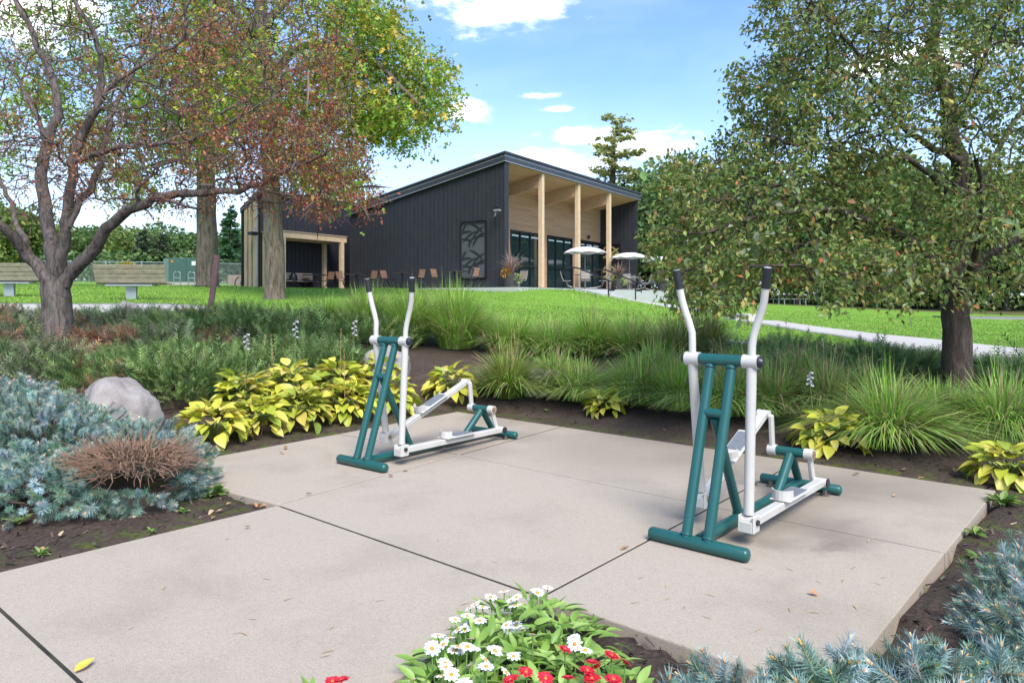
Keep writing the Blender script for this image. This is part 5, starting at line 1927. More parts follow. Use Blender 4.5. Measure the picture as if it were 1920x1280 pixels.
# ------------------------------------------------------------------ junipers
def sprig():
    V, F = [(0, 0, 0), (0, .5, .05), (0, 1, .04)], []
    for k in range(7):
        t = .1 + k * .13
        for s in (-1, 1):
            L = .26 * (1 - .6 * t)
            i = len(V)
            V += [(0, t, .05 * t), (0, t + .06, .05 * t), (s * L, t + L * 1.1, .05 + .05 * ((k * 7 + s) % 3 - 1))]
            F.append([i, i + 1, i + 2])
    i = len(V)
    V += [(-.03, 0, 0), (.03, 0, 0), (0, 1.05, .03)]
    F.append([i, i + 1, i + 2])
    return np.array(V), np.array(F)


SV, SF = sprig()
def field(x, y, k=0):
    """smooth pseudo-noise for colour patches"""
    return (np.sin(x * 1.7 + k) * np.cos(y * 1.9 - k * .7) + np.sin(x * 3.9 + y * 2.3 + k) * .6 + np.sin(x * .8 - y * 3.1 + 2 * k) * .5)


def juniper(label, cx, cy, rx, ry, hgt, n, pal, brown=0.0, size=.24, group='spreading junipers', seed=0):
    t = thing('juniper_shrub', label, 'juniper', (cx, cy, h1(cx, cy)), 0, group)
    n = int(n * 1.35)
    base = np.array([cx, cy, h1(cx, cy)])
    r = np.sqrt(rng.random(n)); a = rng.uniform(0, 6.28, n)
    lx, ly = r * np.cos(a), r * np.sin(a)
    x, y = cx + lx * rx, cy + ly * ry
    lump = .55 + .25 * np.sin(x * 4.3 + seed) * np.cos(y * 5.1 + seed * 2) + .2 * np.sin(x * 9 + y * 7 + seed)
    dome = np.sqrt(np.clip(1 - r ** 2, 0, 1)) * .75 + .25
    z = H(np.stack([x, y], 1)) + hgt * dome * (.45 + .55 * lump) * np.where(rng.random(n) < .3, rng.uniform(.3, 1, n), 1)
    d = unit(np.stack([lx * .9 + rng.normal(0, .5, n), ly * .9 - .15 + rng.normal(0, .5, n), .55 + rng.normal(0, .3, n)], 1))
    col = pick(pal, n, .22)
    bm = np.zeros(n, bool)
    if brown:
        fld = field(x * .9, y * .9, 1.3)
        bm = (fld > np.quantile(fld, 1 - brown)) & (rng.random(n) < .85)
        col[bm] = pick([(.26, .115, .06), (.20, .10, .06), (.32, .17, .09), (.22, .16, .11)], bm.sum(), .2)
    up = np.stack([lx, ly, np.full(n, 1.2)], 1) + rng.normal(0, .3, (n, 3))
    V, F, C = scat(SV, SF, np.stack([x, y, z], 1) - base, frames(d, rng.uniform(-.7, .7, n), up), size * .82 * np.exp(rng.normal(0, .28, n)), col)
    tag(ob('foliage', mesh_np('foliage', V, F, C), NEEDLE, t), kind='stuff')
    mb = MB()
    for k in range(16):
        aa = rng.uniform(0, 6.28); rr = rng.uniform(.4, .9)
        e = np.array([cx + rx * rr * math.cos(aa), cy + ry * rr * math.sin(aa)])
        ez = h1(*e)
        mb.tube([(0, 0, .02), ((e[0] - cx) * .5, (e[1] - cy) * .5, (ez - base[2]) * .5 + .10), (e[0] - cx, e[1] - cy, ez - base[2] + hgt * .4)], [.02, .014, .006], 4, False)
    tag(mb.build('branches', BARK_DARK, t), kind='stuff')


JG = [(.12, .20, .055), (.16, .25, .07), (.20, .29, .09), (.25, .32, .11), (.07, .13, .04)]
JO = [(.13, .19, .075), (.17, .225, .09), (.21, .24, .12), (.085, .135, .055), (.25, .235, .17)]
JD = [(.09, .165, .055), (.12, .21, .07), (.16, .25, .09), (.20, .28, .11)]
juniper('green juniper mound above the large boulder', -4.15, 8.9, 1.35, .95, .42, 2400, JG, .03, seed=1)
juniper('fresh green juniper spreading behind the hosta mass', -3.0, 9.9, 1.15, .9, .40, 1900, JG, .02, seed=2)
juniper('green juniper at the lawn edge below the leaning stake', -4.6, 12.2, 1.9, 1.3, .50, 2900, JG, .04, seed=3)
juniper('patchy brown and green juniper right of the crabapple trunk', -5.3, 10.4, 1.2, .9, .36, 2000, JO, .42, seed=4)
juniper('olive juniper along the sidewalk right of the crabapple', -6.9, 12.9, 1.9, 1.2, .30, 2400, JO, .10, seed=5)
juniper('pale green juniper along the sidewalk at the left edge', -9.4, 12.8, 1.9, 1.3, .30, 2200, JO, .16, seed=6)
juniper('browning juniper at the foot of the crabapple on its left', -7.5, 10.6, 1.3, 1.1, .34, 2000, JO, .5, seed=7)
juniper('olive and rust juniper beneath the crabapple, nearest the boulder', -5.95, 9.0, 1.1, .8, .34, 1600, JO, .34, seed=8)
juniper('low olive juniper behind the blue spruce at the left edge', -7.0, 8.2, 1.1, .8, .34, 1300, JO, .25, seed=9)
juniper('soft green juniper behind the tall grass clumps', -2.55, 12.4, 1.0, .8, .42, 1300, JG, .03, seed=10)
juniper('dark juniper hedge piece behind the right trainer', 4.0, 10.9, 1.2, .75, .36, 1700, JD, 0, .2, seed=11)
juniper('dark juniper hedge piece left of the right crabapple trunk', 5.2, 10.1, 1.2, .75, .38, 1800, JD, 0, .2, seed=12)
juniper('dark juniper hedge piece right of the right crabapple trunk', 6.6, 9.2, 1.0, .7, .38, 1500, JD, 0, .2, seed=13)
juniper('dark juniper hedge piece at the right photo edge', 7.6, 8.6, 1.0, .7, .40, 1300, JD, 0, .2, seed=14)
juniper('dark low juniper in front of the hedge between grass clumps', 3.5, 9.7, 1.0, .6, .30, 1200, JD, 0, .2, seed=15)


# ------------------------------------------------------------------ dwarf blue spruces
def shoot(n=66, seed=0):
    r = np.random.default_rng(seed)
    V, F, Cm = [], [], []
    for k in range(n):
        t = (k + r.random()) / n
        a = k * 2.39996 + r.normal(0, .2)
        y = t * .92
        L = (.50 - .16 * t) * r.uniform(.8, 1.15)
        fw = .18 + 1.0 * t ** 1.5
        d = unit(np.array([math.cos(a), fw, math.sin(a)]))
        s = unit(np.cross(d, [0, 1, 0])) * .026
        o = np.array([math.cos(a) * .02, y, math.sin(a) * .02])
        i = len(V)
        V += [o - s, o + s, o + d * L]
        F.append([i, i + 1, i + 2])
        g = r.uniform(.8, 1.2)
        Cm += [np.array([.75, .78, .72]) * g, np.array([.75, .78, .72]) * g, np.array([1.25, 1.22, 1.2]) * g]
    # twig and bud
    for (y0, y1, rr, cm) in [(0, .9, .028, (1.6, .75, .45)), (.88, 1.04, .045, (3.2, 1.15, .5))]:
        i = len(V)
        for y in (y0, y1):
            for k in range(4):
                V.append(np.array([rr * math.cos(k * 1.57), y, rr * math.sin(k * 1.57)]) * ([1, 1, 1] if y == y0 else [.5, 1, .5]))
                Cm.append(np.array(cm))
        F += [[i + k, i + (k + 1) % 4, i + 4 + (k + 1) % 4] for k in range(4)] + [[i + k, i + 4 + (k + 1) % 4, i + 4 + k] for k in range(4)]
    return np.array(V), np.array(F), np.array(Cm)


SHV, SHF, SHC = shoot()
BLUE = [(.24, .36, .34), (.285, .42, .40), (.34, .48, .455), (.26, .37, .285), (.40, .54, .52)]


def spruce(label, lobes, n, size, group='dwarf blue spruces', dead=None, ground=True, oldn=.25):
    """lobes: world ellipsoids (cx, cy, cz, rx, ry, rz)"""
    lobes = np.array(lobes, float)
    c0 = lobes[0]
    base = np.array([c0[0], c0[1], h1(c0[0], c0[1])])
    t = thing('blue_spruce', label, 'spruce shrub', base, 0, group)
    area = lobes[:, 3] * lobes[:, 5] + lobes[:, 3] * lobes[:, 4]
    k = rng.choice(len(lobes), n * 3, p=area / area.sum())
    d = rdir(n * 3, .35)
    L = lobes[k]
    shell = np.where(rng.random(n * 3) < .7, rng.uniform(.86, 1.03, n * 3), rng.uniform(.6, .86, n * 3))
    p = L[:, :3] + d * L[:, 3:] * shell[:, None]
    inside = np.zeros(len(p), bool)
    for l in lobes:
        inside |= (((p - l[:3]) / (l[3:] * .58)) ** 2).sum(1) < 1
    hz_ = H(p[:, :2])
    keep = ~inside & (p[:, 2] > hz_ + .01) & (slabs_sd(p[:, :2]) > -.28)
    p, d, L = p[keep][:n], d[keep][:n], L[keep][:n]
    nrm = unit(d / L[:, 3:])
    dirs = unit(nrm * .8 + d * [.7, .7, .2] + [0, 0, .15] + rng.normal(0, .45, p.shape))
    col = pick(BLUE, len(p), .16)
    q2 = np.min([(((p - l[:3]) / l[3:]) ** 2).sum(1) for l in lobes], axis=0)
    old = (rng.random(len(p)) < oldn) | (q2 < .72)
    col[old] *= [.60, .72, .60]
    if dead is not None:
        q_, rr = np.array(dead[:3]), np.array(dead[3:])
        dm = (((p - q_) / rr) ** 2).sum(1) < 1
        live = ~dm
    else:
        live = np.ones(len(p), bool)
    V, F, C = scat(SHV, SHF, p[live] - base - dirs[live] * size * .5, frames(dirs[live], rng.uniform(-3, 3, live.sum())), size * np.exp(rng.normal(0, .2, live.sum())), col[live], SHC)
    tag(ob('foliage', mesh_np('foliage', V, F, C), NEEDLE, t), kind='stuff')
    # branches from the heart of the plant out to the shoots
    mb = MB()
    sel = np.where(live)[0][::6]
    for i in sel:
        o = L[i, :3] * [1, 1, 0] + [0, 0, h1(L[i, 0], L[i, 1]) + .03]
        m_ = (o + p[i]) / 2 + rng.normal(0, .03, 3) - [0, 0, .03]
        o = o * .45 + p[i] * .55
        m_ = (o + p[i]) / 2 + rng.normal(0, .012, 3)
        mb.tube(np.array([o, m_, p[i]]) - base, [.008, .006, .004], 4, False)
    br_ = mb.build('branches', plain('spruce twig bark', (.13, .085, .06), .9) if 'spruce twig bark' not in bpy.data.materials else bpy.data.materials['spruce twig bark'], t)
    tag(br_, kind='stuff')
    if dead is not None:
        mb = MB()
        for k_ in range(700):
            a = rng.uniform(0, 6.28); rr_ = math.sqrt(rng.random())
            e = q_ + rr * [rr_ * math.cos(a), rr_ * math.sin(a), rng.uniform(-.35, .75) * (1 - .5 * rr_)]
            dr_ = unit(np.array([math.cos(a) * rr_ * 1.3, math.sin(a) * rr_ * 1.3 - .25, rng.uniform(-.1, .7)]) + rng.normal(0, .35, 3))
            Lt = rng.uniform(.08, .2)
            m_ = e + dr_ * Lt * .5 + rng.normal(0, .012, 3)
            mb.tube(np.array([e, m_, e + dr_ * Lt]) - base, [.004, .003, .0016], 3, False)
        o_ = mb.build('dead_twigs', plain('dead brown twigs', (.25, .15, .095), .9, 0, .3, 12), t)
        o_['label'] = 'dead rust-brown twig patch'
    return t


hb = lambda x, y: h1(x, y)
spruce('large spreading blue spruce at the left with a dead brown patch',
       [(-3.6, 5.5, .12, .78, .72, .56), (-4.2, 5.8, .15, .85, .7, .62), (-2.9, 5.5, .08, .58, .5, .42), (-2.75, 5.2, .08, .50, .42, .34), (-3.2, 4.95, .06, .6, .38, .32), (-4.0, 4.9, .05, .7, .45, .42), (-4.7, 5.2, .1, .7, .6, .55), (-2.58, 5.5, .06, .30, .36, .30), (-4.3, 6.2, .2, .6, .5, .52)],
       4300, .082, dead=(-2.66, 5.0, .30, .40, .32, .19))
spruce('blue spruce in the right corner beside the pad edge', [(2.48, 3.3, -.03, .34, .36, .26), (2.2, 2.85, -.03, .34, .34, .26), (2.85, 3.72, -.03, .3, .24, .24), (2.18, 3.15, -.05, .2, .22, .17), (1.95, 2.5, -.03, .32, .26, .25), (2.6, 3.0, .0, .45, .45, .32), (2.35, 2.4, -.02, .45, .4, .32)], 1700, .080)
spruce('blue spruce along the bottom edge below the pad corner', [(.66, 2.12, .02, .26, .18, .33), (.95, 2.16, .02, .28, .18, .36), (1.25, 2.2, .02, .26, .2, .36), (.44, 2.08, .0, .18, .16, .26), (1.5, 2.25, .02, .24, .2, .29), (1.0, 1.9, .0, .6, .2, .26)], 1250, .080)


# ------------------------------------------------------------------ hostas: every leaf its own piece
HSTOPS = [(0, (.26, .36, .04)), (.25, (.48, .52, .05)), (.6, (.66, .61, .075)), (.93, (.72, .64, .15)), (1, (.52, .36, .15))]
M_HOSTA = leafobj('golden hosta leaf', HSTOPS, .3, .42)
M_HOSTAG = leafobj('yellow green hosta leaf', [(0, (.20, .31, .05)), (.4, (.40, .46, .06)), (.8, (.56, .55, .07)), (1, (.62, .48, .12))], .3, .42)
hme = {}
for key, mt in (('y', M_HOSTA), ('g', M_HOSTAG)):
    hme[key] = []
    for k, (w_, dr_, wv) in enumerate([(.34, .30, .012), (.38, .42, .02), (.30, .22, .015), (.36, .55, .02)]):
        V, F = oval_leaf(7, w_, .12, dr_, wv)
        o_ = mesh_np('leaf', V, F, None, True)
        o_.materials.append(mt)
        hme[key].append(o_)
M_STALK = plain('hosta stalk green', (.16, .2, .05), .6)
M_STALKD = plain('dry hosta stalk', (.35, .24, .10), .8)
M_BELL = plain('pale lilac bell flowers', (.62, .55, .66), .6)


def hosta(label, x, y, rr, hgt, n, leafL, key='y', group=None, stalks=()):
    t = thing('hosta', label, 'hosta plant', (x, y, h1(x, y)), 0, group)
    for k in range(n):
        f = (k + .5) / n
        a = k * 2.39996 + rng.normal(0, .3)
        r0 = rr * (.18 + .72 * math.sqrt(f)) * rng.uniform(.85, 1.1)
        z0 = hgt * (1.05 - .82 * f ** 1.2) * rng.uniform(.85, 1.12)
        el_ = .75 - 1.25 * f + rng.normal(0, .16)
        d = np.array([[math.cos(a) * math.cos(el_), math.sin(a) * math.cos(el_), math.sin(el_)]])
        R = frames(d, np.array([rng.normal(0, .35)]), np.array([[math.cos(a) * .2, math.sin(a) * .2, 1.0]]))[0]
        s = leafL * rng.uniform(.7, 1.2)
        o = bpy.data.objects.new('leaf', hme[key][k % 4])
        COL.objects.link(o)
        o.parent = t
        M4 = np.eye(4); M4[:3, :3] = R * s
        M4[:3, 3] = np.array([math.cos(a) * r0 * .74, math.sin(a) * r0 * .74, max(.03, z0)])
        o.matrix_local = Matrix(M4.tolist())
    mb = MB()
    for k in range(0, n, 2):
        a = k * 2.39996; r0 = rr * .4 * math.sqrt((k + .5) / n)
        mb.tube([(0, 0, 0), (math.cos(a) * r0 * .5, math.sin(a) * r0 * .5, hgt * .4), (math.cos(a) * r0, math.sin(a) * r0, hgt * .6)], .006, 4, False)
    tag(mb.build('stems', M_STALK, t), kind='stuff')
    for (dx, dy, hh, fresh) in stalks:
        s = MB().tube([(dx * .5, dy * .5, 0), (dx, dy, hh * .5), (dx * 1.2, dy * 1.2, hh)], [.005, .004, .002], 5, False).build('flower_stalk', M_STALK if fresh else M_STALKD, t)
        fl = MB()
        for q_ in range(9):
            zz = hh * (.82 + .022 * q_); a = q_ * 2.4
            b_ = np.array([dx * 1.15, dy * 1.15, zz])
            e = b_ + np.array([math.cos(a), math.sin(a), -.35]) * (.034 if fresh else .014)
            fl.tube([b_, (b_ + e) / 2, e], [.003, .007 if fresh else .004, .011 if fresh else .003], 6, False)
        fl.build('flowers', M_BELL if fresh else M_STALKD, s)
    return t


HG = 'golden hostas edging the pad'
for i, (lb, px, py, rr, hg, n, key, stk) in enumerate([
    ('golden hosta at the front left end of the mass, beside the spruce', 400, 822, .36, .34, 34, 'y', ()),
    ('golden hosta second in the front row of the mass', 480, 818, .36, .36, 36, 'y', ((.1, .05, .75, False),)),
    ('greener hosta in the middle of the front row', 565, 803, .36, .36, 36, 'g', ()),
    ('golden hosta at the foot of the left trainer', 650, 786, .36, .36, 36, 'y', ((-.05, .1, .8, False),)),
    ('golden hosta behind the left trainer posts', 735, 768, .34, .34, 34, 'y', ()),
    ('golden hosta in the back row above the boulder side', 455, 776, .36, .44, 34, 'y', ((0, .1, .95, True),)),
    ('golden hosta in the back row with a lilac flower stalk', 545, 762, .36, .46, 34, 'y', ((.02, .1, 1.05, True), (-.2, 0, .9, False))),
    ('golden hosta in the back row left of the trainer', 635, 752, .36, .44, 34, 'y', ((.15, .1, 1.0, True), (.0, .1, .9, False))),
    ('browning golden hosta in the back row behind the trainer', 715, 742, .34, .40, 32, 'y', ()),
    ('golden hosta right of the left trainer below the boulder', 845, 757, .40, .36, 36, 'y', ()),
    ('small golden hosta alone in the mulch at the centre', 1133, 786, .33, .30, 30, 'y', ()),
    ('golden hosta right of the right trainer', 1555, 850, .40, .34, 44, 'y', ((-.1, .15, .72, True), (.25, .2, .75, False))),
    ('golden hosta at the right edge of the photo', 1893, 903, .34, .30, 38, 'y', ())]):
    zt = 0.0
    if i < 9: py = 856 - .186 * (px - 399) - (26 if i < 5 else 62)
    elif i < 12: py -= 10
    for _ in range(40):
        g_ = G(px, py, zt); zt = .8 * zt + .2 * h1(g_[0], g_[1])
    hosta(lb, g_[0], g_[1], rr * (1.12 if i != 10 else .8), hg * (.98 if i < 10 else .8), int(n * 2.8), (.15 if i < 10 else .14), key, HG, stk)

# ------------------------------------------------------------------ zinnias
M_ZL = leafobj('fresh zinnia leaf', [(0, (.18, .33, .055)), (.5, (.29, .46, .09)), (1, (.40, .55, .16))], .3, .45)
zl_me = mesh_np('leaf', *oval_leaf(5, .165, .08, .28), None, True); zl_me.materials.append(M_ZL)
M_ZW = plain('white zinnia petals', (.80, .80, .74), .6, 0, .04)
M_ZR = plain('crimson zinnia petals', (.55, .012, .03), .5, 0, .15)
M_ZC = plain('orange yellow flower centre', (.52, .25, .02), .7, 0, .25, 40)


def petals(n, w, up, layers=1):
    V, F = [], []
    for ly in range(layers):
        for k in range(n):
            a = (k + ly * .5) / n * 2 * math.pi + random.uniform(-.08, .08)
            L = (1 - .28 * ly) * random.uniform(.9, 1.06)
            ca, sa = math.cos(a), math.sin(a)
            i = len(V)
            for (r_, h_, z) in [(.18, .35, 0), (.55, 1.0, up * .5 + .05), (.85, .85, up * .8), (1.0, .2, up * .75)]:
                for s in (-1, 1):
                    x, y = r_ * L, s * w * h_
                    V.append((x * ca - y * sa, x * sa + y * ca, z + .06 * abs(s) * h_ + ly * .14))
            F += [[i, i + 2, i + 3, i + 1], [i + 2, i + 4, i + 5, i + 3], [i + 4, i + 6, i + 7, i + 5]]
    return np.array(V), np.array(F)


zw = [mesh_np('petals', *petals(k, .21, .1)) for k in (9, 10, 11)]
zr = [mesh_np('petals', *petals(k, .25, .25, 2)) for k in (9, 10)]
for m_ in zw: m_.materials.append(M_ZW)
for m_ in zr: m_.materials.append(M_ZR)
zc = MB().tube([(0, 0, -.02), (0, 0, .1), (0, 0, .22), (0, 0, .30)], [.22, .27, .2, .05], 10).mesh('centre', True)
zc.materials.append(M_ZC)
M_ZS = plain('zinnia stem', (.16, .28, .06), .6)
zplants = []
for lb, px, py, n in [('white zinnia plant at the top of the bed by the joint crossing', 1010, 1150, 44), ('white zinnia plant second from the joint crossing, leaning over the walkway', 950, 1165, 44), ('white zinnia plant at the left rim of the bed over the walkway', 868, 1235, 44), ('white zinnia plant beside the bare mulch near the pad edge', 1065, 1180, 40), ('white zinnia plant in the left of the flower bed', 905, 1210, 48), ('white zinnia plant in the middle of the flower bed', 1000, 1225, 48), ('white zinnia plant at the bottom left of the bed', 845, 1285, 44),
                      ('white and red zinnia plant beside the mulch', 1085, 1235, 40), ('red zinnia plant at the right of the bed by the spruce', 1160, 1290, 44), ('red zinnia plant at the bottom centre of the bed', 1040, 1300, 44), ('small red zinnia plant alone at the bottom edge on the walkway side', 585, 1300, 34), ('white zinnia plant at the bottom edge in the middle', 930, 1300, 40)]:
    g_ = G(px, py, .09)
    t = thing('zinnia_plant', lb, 'flowers', (g_[0], g_[1], h1(g_[0], g_[1])), 0, 'zinnias in the front bed')
    zplants.append((t, g_))
    n = int(n * 1.5)
    for k in range(n):
        f = (k + .5) / n
        a = k * 2.39996
        r0 = .20 * math.sqrt(f); z0 = .155 * (1 - .6 * f * f) * rng.uniform(.6, 1.05)
        el_ = .65 - .8 * f + rng.normal(0, .25)
        d = np.array([[math.cos(a) * math.cos(el_), math.sin(a) * math.cos(el_), math.sin(el_)]])
        R = frames(d, np.array([rng.normal(0, .4)]))[0]
        o = bpy.data.objects.new('leaf', zl_me); COL.objects.link(o); o.parent = t
        M4 = np.eye(4); M4[:3, :3] = R * rng.uniform(.065, .105); M4[:3, 3] = (math.cos(a) * r0, math.sin(a) * r0, z0)
        o.matrix_local = Matrix(M4.tolist())
WF = [(1030, 140), (1090, 115), (1145, 140), (1235, 120), (1280, 98), (965, 172), (995, 185), (1100, 212), (930, 222), (875, 238), (1100, 262), (1145, 250), (1170, 280), (1215, 308), (920, 290), (800, 310), (945, 325), (850, 318), (775, 360), (885, 360), (928, 358), (1045, 365), (1132, 388), (1395, 320), (1400, 345), (1445, 375), (1010, 445), (1005, 415), (940, 440), (858, 478), (1095, 470), (690, 505), (830, 430)]
RF = [(1355, 372), (1475, 428), (1455, 465), (1500, 450), (1620, 430), (1560, 400), (1185, 470), (1270, 498), (1370, 498), (1475, 500), (1570, 505), (1120, 505), (375, 508), (335, 512)]
for (zx, zy) in list(WF):
    if rng.random() < .6: WF.append((zx + rng.normal(0, 38), zy + abs(rng.normal(8, 26))))
stems = {}
for kind, lst in (('w', WF), ('r', RF)):
    for j, (zx, zy) in enumerate(lst):
        px, py = zx * .427 + 480, zy * .427 + 1060
        z = rng.uniform(.135, .19)
        g_ = G(px, py, z)
        t, b_ = min(zplants, key=lambda q_: (q_[1][0] - g_[0]) ** 2 + (q_[1][1] - g_[1]) ** 2)
        lo = np.array(t.location)
        s = rng.uniform(.026, .034) * (1.0 if kind == 'w' else .95)
        fl = inst('flower', (zw[j % 3] if kind == 'w' else zr[j % 2]), t, tuple(g_ - lo), (rng.normal(-.25, .22), rng.normal(0, .22), rng.uniform(0, 6)), s)
        inst('centre', zc, fl)
        stems.setdefault(t.name, (t, MB()))[1].tube([np.array([*(g_ - lo)[:2] * .6, .02]), np.array([*(g_ - lo)[:2] * .9, (g_ - lo)[2] * .6]), g_ - lo - [0, 0, .004]], .0028, 5, False)
for t, mb in stems.values():
    tag(mb.build('stems', M_ZS, t), kind='stuff')

# ------------------------------------------------------------------ planters on the patio
M_POT = plain('dark barrel planter', (.045, .04, .038), .7, 0, .2, 6)


def planter(label, x, y, z, s, grass, mum, grn):
    t = thing('planter', label, 'planter', (*bxy(x, y), z), 0, None)
    MB().tube([(0, 0, 0), (0, 0, .25), (0, 0, .55), (0, 0, .6)], [.27 * s, .33 * s, .36 * s, .36 * s], 16).build('pot', M_POT, t)
    V, F, C = blades(220, .75 * s, 0, .55, .006, [(.14, .08, .07), (.22, .13, .10), (.12, .13, .05)], None, .12 * s)
    tag(ob('fountain_grass', mesh_np('fountain_grass', V + [0, 0, .58], F, C), GRASSM, t), kind='stuff')
    V, F, C = blades(46, 1.0 * s, 0, .55, .016, [(.36, .24, .19), (.46, .33, .27)], None, .1 * s)
    tag(ob('plumes', mesh_np('plumes', V + [0, 0, .58], F, C), GRASSM, t), kind='stuff')
    for nm, pal_, off, n_ in (('mums', mum, (-.22 * s, -.15 * s, .66), 160), ('trailing_vine', grn, (.28 * s, -.2 * s, .42), 200)):
        d = rdir(n_, .3)
        V, F, C = scat(*tri_leaf(), d * [.20 * s, .18 * s, .17 * s] + off, frames(unit(d + rng.normal(0, .5, (n_, 3)))), rng.uniform(.07, .12, n_), pick(pal_, n_))
        tag(ob(nm, mesh_np(nm, V, F, C), LEAF, t), kind='stuff')


planter('dark barrel planter with purple fountain grass at the pavilion corner', .62, -.35, PATIO_Z, 1.0, 0, [(.6, .3, .03), (.6, .15, .03), (.5, .4, .05)], [(.3, .4, .12), (.4, .48, .2)])
planter('planter with green trailing vine between the umbrella tables', 1.9, 7.9, PATIO_Z, .85, 0, [(.2, .3, .06), (.3, .36, .1)], [(.32, .42, .12), (.42, .5, .2)])
planter('planter with plumed grass hidden by crabapple leaves near the last umbrella', 2.3, 13.2, PATIO_Z, .9, 0, [(.45, .2, .12), (.3, .3, .1)], [(.25, .34, .1), (.35, .42, .16)])
planter('planter with yellow mums beside the oak trunk under the pergola', -9.0, -5.2, PATIO_Z, .75, 0, [(.6, .42, .03), (.55, .35, .03)], [(.5, .42, .05), (.3, .36, .08)])

# ------------------------------------------------------------------ litter, mulch, weeds
N = 17000
mx = rng.uniform(-6, 6.5, N); my = 1 / rng.uniform(1 / 11.5, 1 / 1.7, N)
XYm = np.stack([mx, my], 1)
ok = (slabs_sd(XYm) > .015) & (np.abs(mx) < my * .8 + .3)
XYm = XYm[ok]; N = len(XYm)
T = np.array([(-.5, -.12, 0), (.5, -.10, .02), (.45, .12, .0), (-.42, .10, .05)], float)
V, F, C = scat(T, np.array([[0, 1, 2, 3]]), np.column_stack([XYm, H(XYm) + .008]), frames(rdir(N) * [1, 1, .25], rng.uniform(-.6, .6, N)), rng.uniform(.02, .06, N), pick([(.05, .036, .028), (.085, .06, .046), (.14, .10, .075), (.03, .022, .018), (.22, .17, .125)], N, .3, [4, 4, 2, 2, .8]))
tag(ob('mulch_chips', mesh_np('mulch_chips', V, F, C), leafmat('shredded bark', .0, .9, .15)), 'dark shredded bark mulch covering the planting beds', 'mulch', kind='stuff')

M_DRY = leafobj('dry fallen leaf', [(0, (.30, .17, .07)), (.4, (.42, .27, .12)), (.75, (.52, .40, .24)), (1, (.50, .20, .06))], .15, .7)
M_YLF = plain('yellow fallen leaf', (.62, .40, .06), .6)
dl = [mesh_np('fallen_leaf', *oval_leaf(4, w_, .15, dr_, .03)) for w_, dr_ in ((.3, -.15), (.24, .2))]
for m_ in dl: m_.materials.append(M_DRY)
nd = mesh_np('dry_needle', np.array([(-.05, 0, 0), (.05, 0, 0), (.07, .5, .05), (-.04, .5, .055), (.0, 1, 0)]), [np.array([[0, 1, 2, 3]]), np.array([[3, 2, 4]])])
nd.materials.append(plain('dry tan needle', (.50, .34, .17), .7, 0, .2, 30))
NP = [(450, 1192), (463, 1188), (510, 1080), (630, 1186), (535, 1126), (627, 1222), (622, 1225), (476, 1163), (690, 1127), (865, 1134), (1205, 1086), (1247, 1100), (1330, 1118), (1420, 1072), (1290, 1140), (1550, 1026), (1622, 1022), (1535, 1088), (1568, 1084), (1640, 1092), (1670, 1090), (1600, 1060), (1480, 1070), (1330, 1160), (1240, 1125), (1185, 1135), (1030, 1010), (880, 940), (1100, 905), (1130, 880), (760, 950), (1180, 850), (1000, 880), (940, 1060), (430, 1010), (300, 1110), (240, 1180), (840, 1010), (1420, 1190), (1480, 1140), (1540, 1160), (1600, 1130), (1380, 1040)]
for (px, py) in NP:
    g_ = G(px + rng.normal(0, 6), py + rng.normal(0, 4))
    o = ob('dry_needle', nd)
    o.location = (g_[0], g_[1], .005); o.rotation_euler = (rng.normal(0, .05), 0, rng.uniform(0, 6.28)); o.scale = (rng.uniform(.04, .06),) * 3
    tag(o, 'small dry tan needle lying on the concrete pad', 'needle', 'dry needles scattered on the pad')
FLV = [(468, 989), (525, 850), (535, 843), (574, 928), (730, 893), (755, 884), (830, 843), (1178, 1028), (1535, 1118), (1680, 930), (1418, 908), (400, 968), (420, 955), (425, 945), (480, 951), (500, 948), (5, 1023), (75, 1026), (113, 1002), (400, 955), (960, 790), (1440, 845), (1500, 868), (1700, 880), (1720, 897), (1830, 985), (1330, 800), (1790, 880), (1610, 890)]
for k, (px, py) in enumerate(FLV):
    g_ = G(px, py)
    on = slabs_sd(np.array([g_[:2]]))[0] < 0
    z = .006 if on else h1(g_[0], g_[1]) + .015
    o = ob('fallen_leaf', dl[k % 2])
    o.location = (g_[0], g_[1], z + .004); o.rotation_euler = (rng.normal(0, .15), rng.normal(0, .2), rng.uniform(0, 6.28)); o.scale = (rng.uniform(.04, .065),) * 3
    tag(o, 'small dry leaf fallen on the concrete pad' if on else 'small dry leaf fallen on the mulch beside the pad', 'leaf', 'fallen leaves on the pad' if on else 'fallen leaves in the mulch')
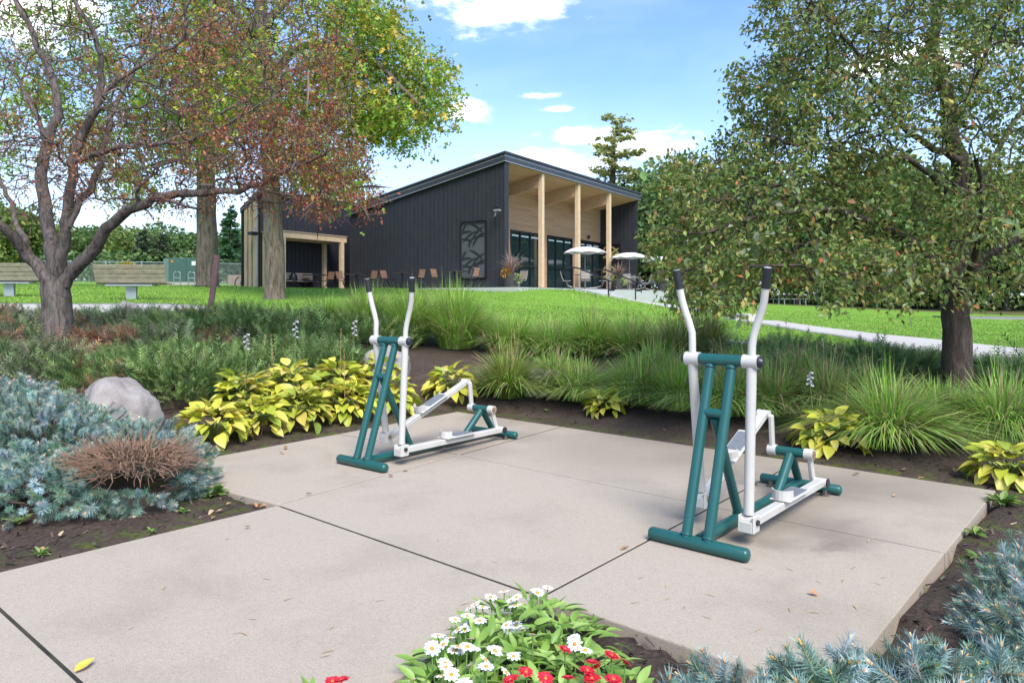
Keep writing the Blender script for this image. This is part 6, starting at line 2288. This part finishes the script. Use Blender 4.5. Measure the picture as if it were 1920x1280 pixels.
yl = mesh_np('fallen_leaf', *oval_leaf(5, .22, .1, -.1)); yl.materials.append(M_YLF)
g_ = G(140, 1262)
o = ob('fallen_leaf', yl); o.location = (g_[0], g_[1], .008); o.rotation_euler = (.1, .25, -.35); o.scale = (.085,) * 3
tag(o, 'bright yellow leaf lying by the walkway joint at bottom left', 'leaf')

M_WEED = leafobj('weed leaf', [(0, (.09, .17, .03)), (.6, (.16, .27, .05)), (1, (.26, .36, .10))], .3, .5)
wl = mesh_np('leaf', *oval_leaf(4, .22, .08, .2)); wl.materials.append(M_WEED)
for lb, px, py, n, s in [('feathery green weed at the pad edge by the left spruce', 400, 928, 30, .10), ('small weed in the mulch below the left spruce', 345, 963, 10, .05), ('flat leafed weed at the far left in the mulch', 30, 985, 7, .10), ('sprawling little weed in the mulch near the walkway', 75, 1042, 14, .055), ('grey green rosette at the walkway edge', 285, 1000, 10, .04),
                         ('leafy weed in the mulch near the left trainer rear bar', 830, 715, 12, .10), ('tiny seedling in the mulch at the centre', 1025, 772, 8, .05), ('leafy weed in the right mulch strip with orange leaves', 1830, 1005, 12, .07), ('fern-like weed at the right pad corner', 1880, 945, 34, .10), ('fine weed below the right corner of the pad', 1835, 1050, 10, .06), ('small weed between the hosta and the pad corner', 1815, 895, 9, .05), ('slim weed in the mulch beside the zinnias', 1110, 1185, 14, .06)]:
    zt = -.03
    for _ in range(40):
        g_ = G(px, py, zt); zt = .8 * zt + .2 * h1(g_[0], g_[1])
    t = thing('weed', lb, 'weed', g_)
    for k in range(n):
        a = k * 2.39996; el_ = rng.uniform(.1, .9)
        d = np.array([[math.cos(a) * math.cos(el_), math.sin(a) * math.cos(el_), math.sin(el_)]])
        M4 = np.eye(4); M4[:3, :3] = frames(d)[0] * s * rng.uniform(.6, 1.2)
        M4[:3, 3] = (math.cos(a) * s * .3 * rng.random(), math.sin(a) * s * .3 * rng.random(), .005 + .02 * rng.random())
        o = bpy.data.objects.new('leaf', wl); COL.objects.link(o); o.parent = t
        o.matrix_local = Matrix(M4.tolist())
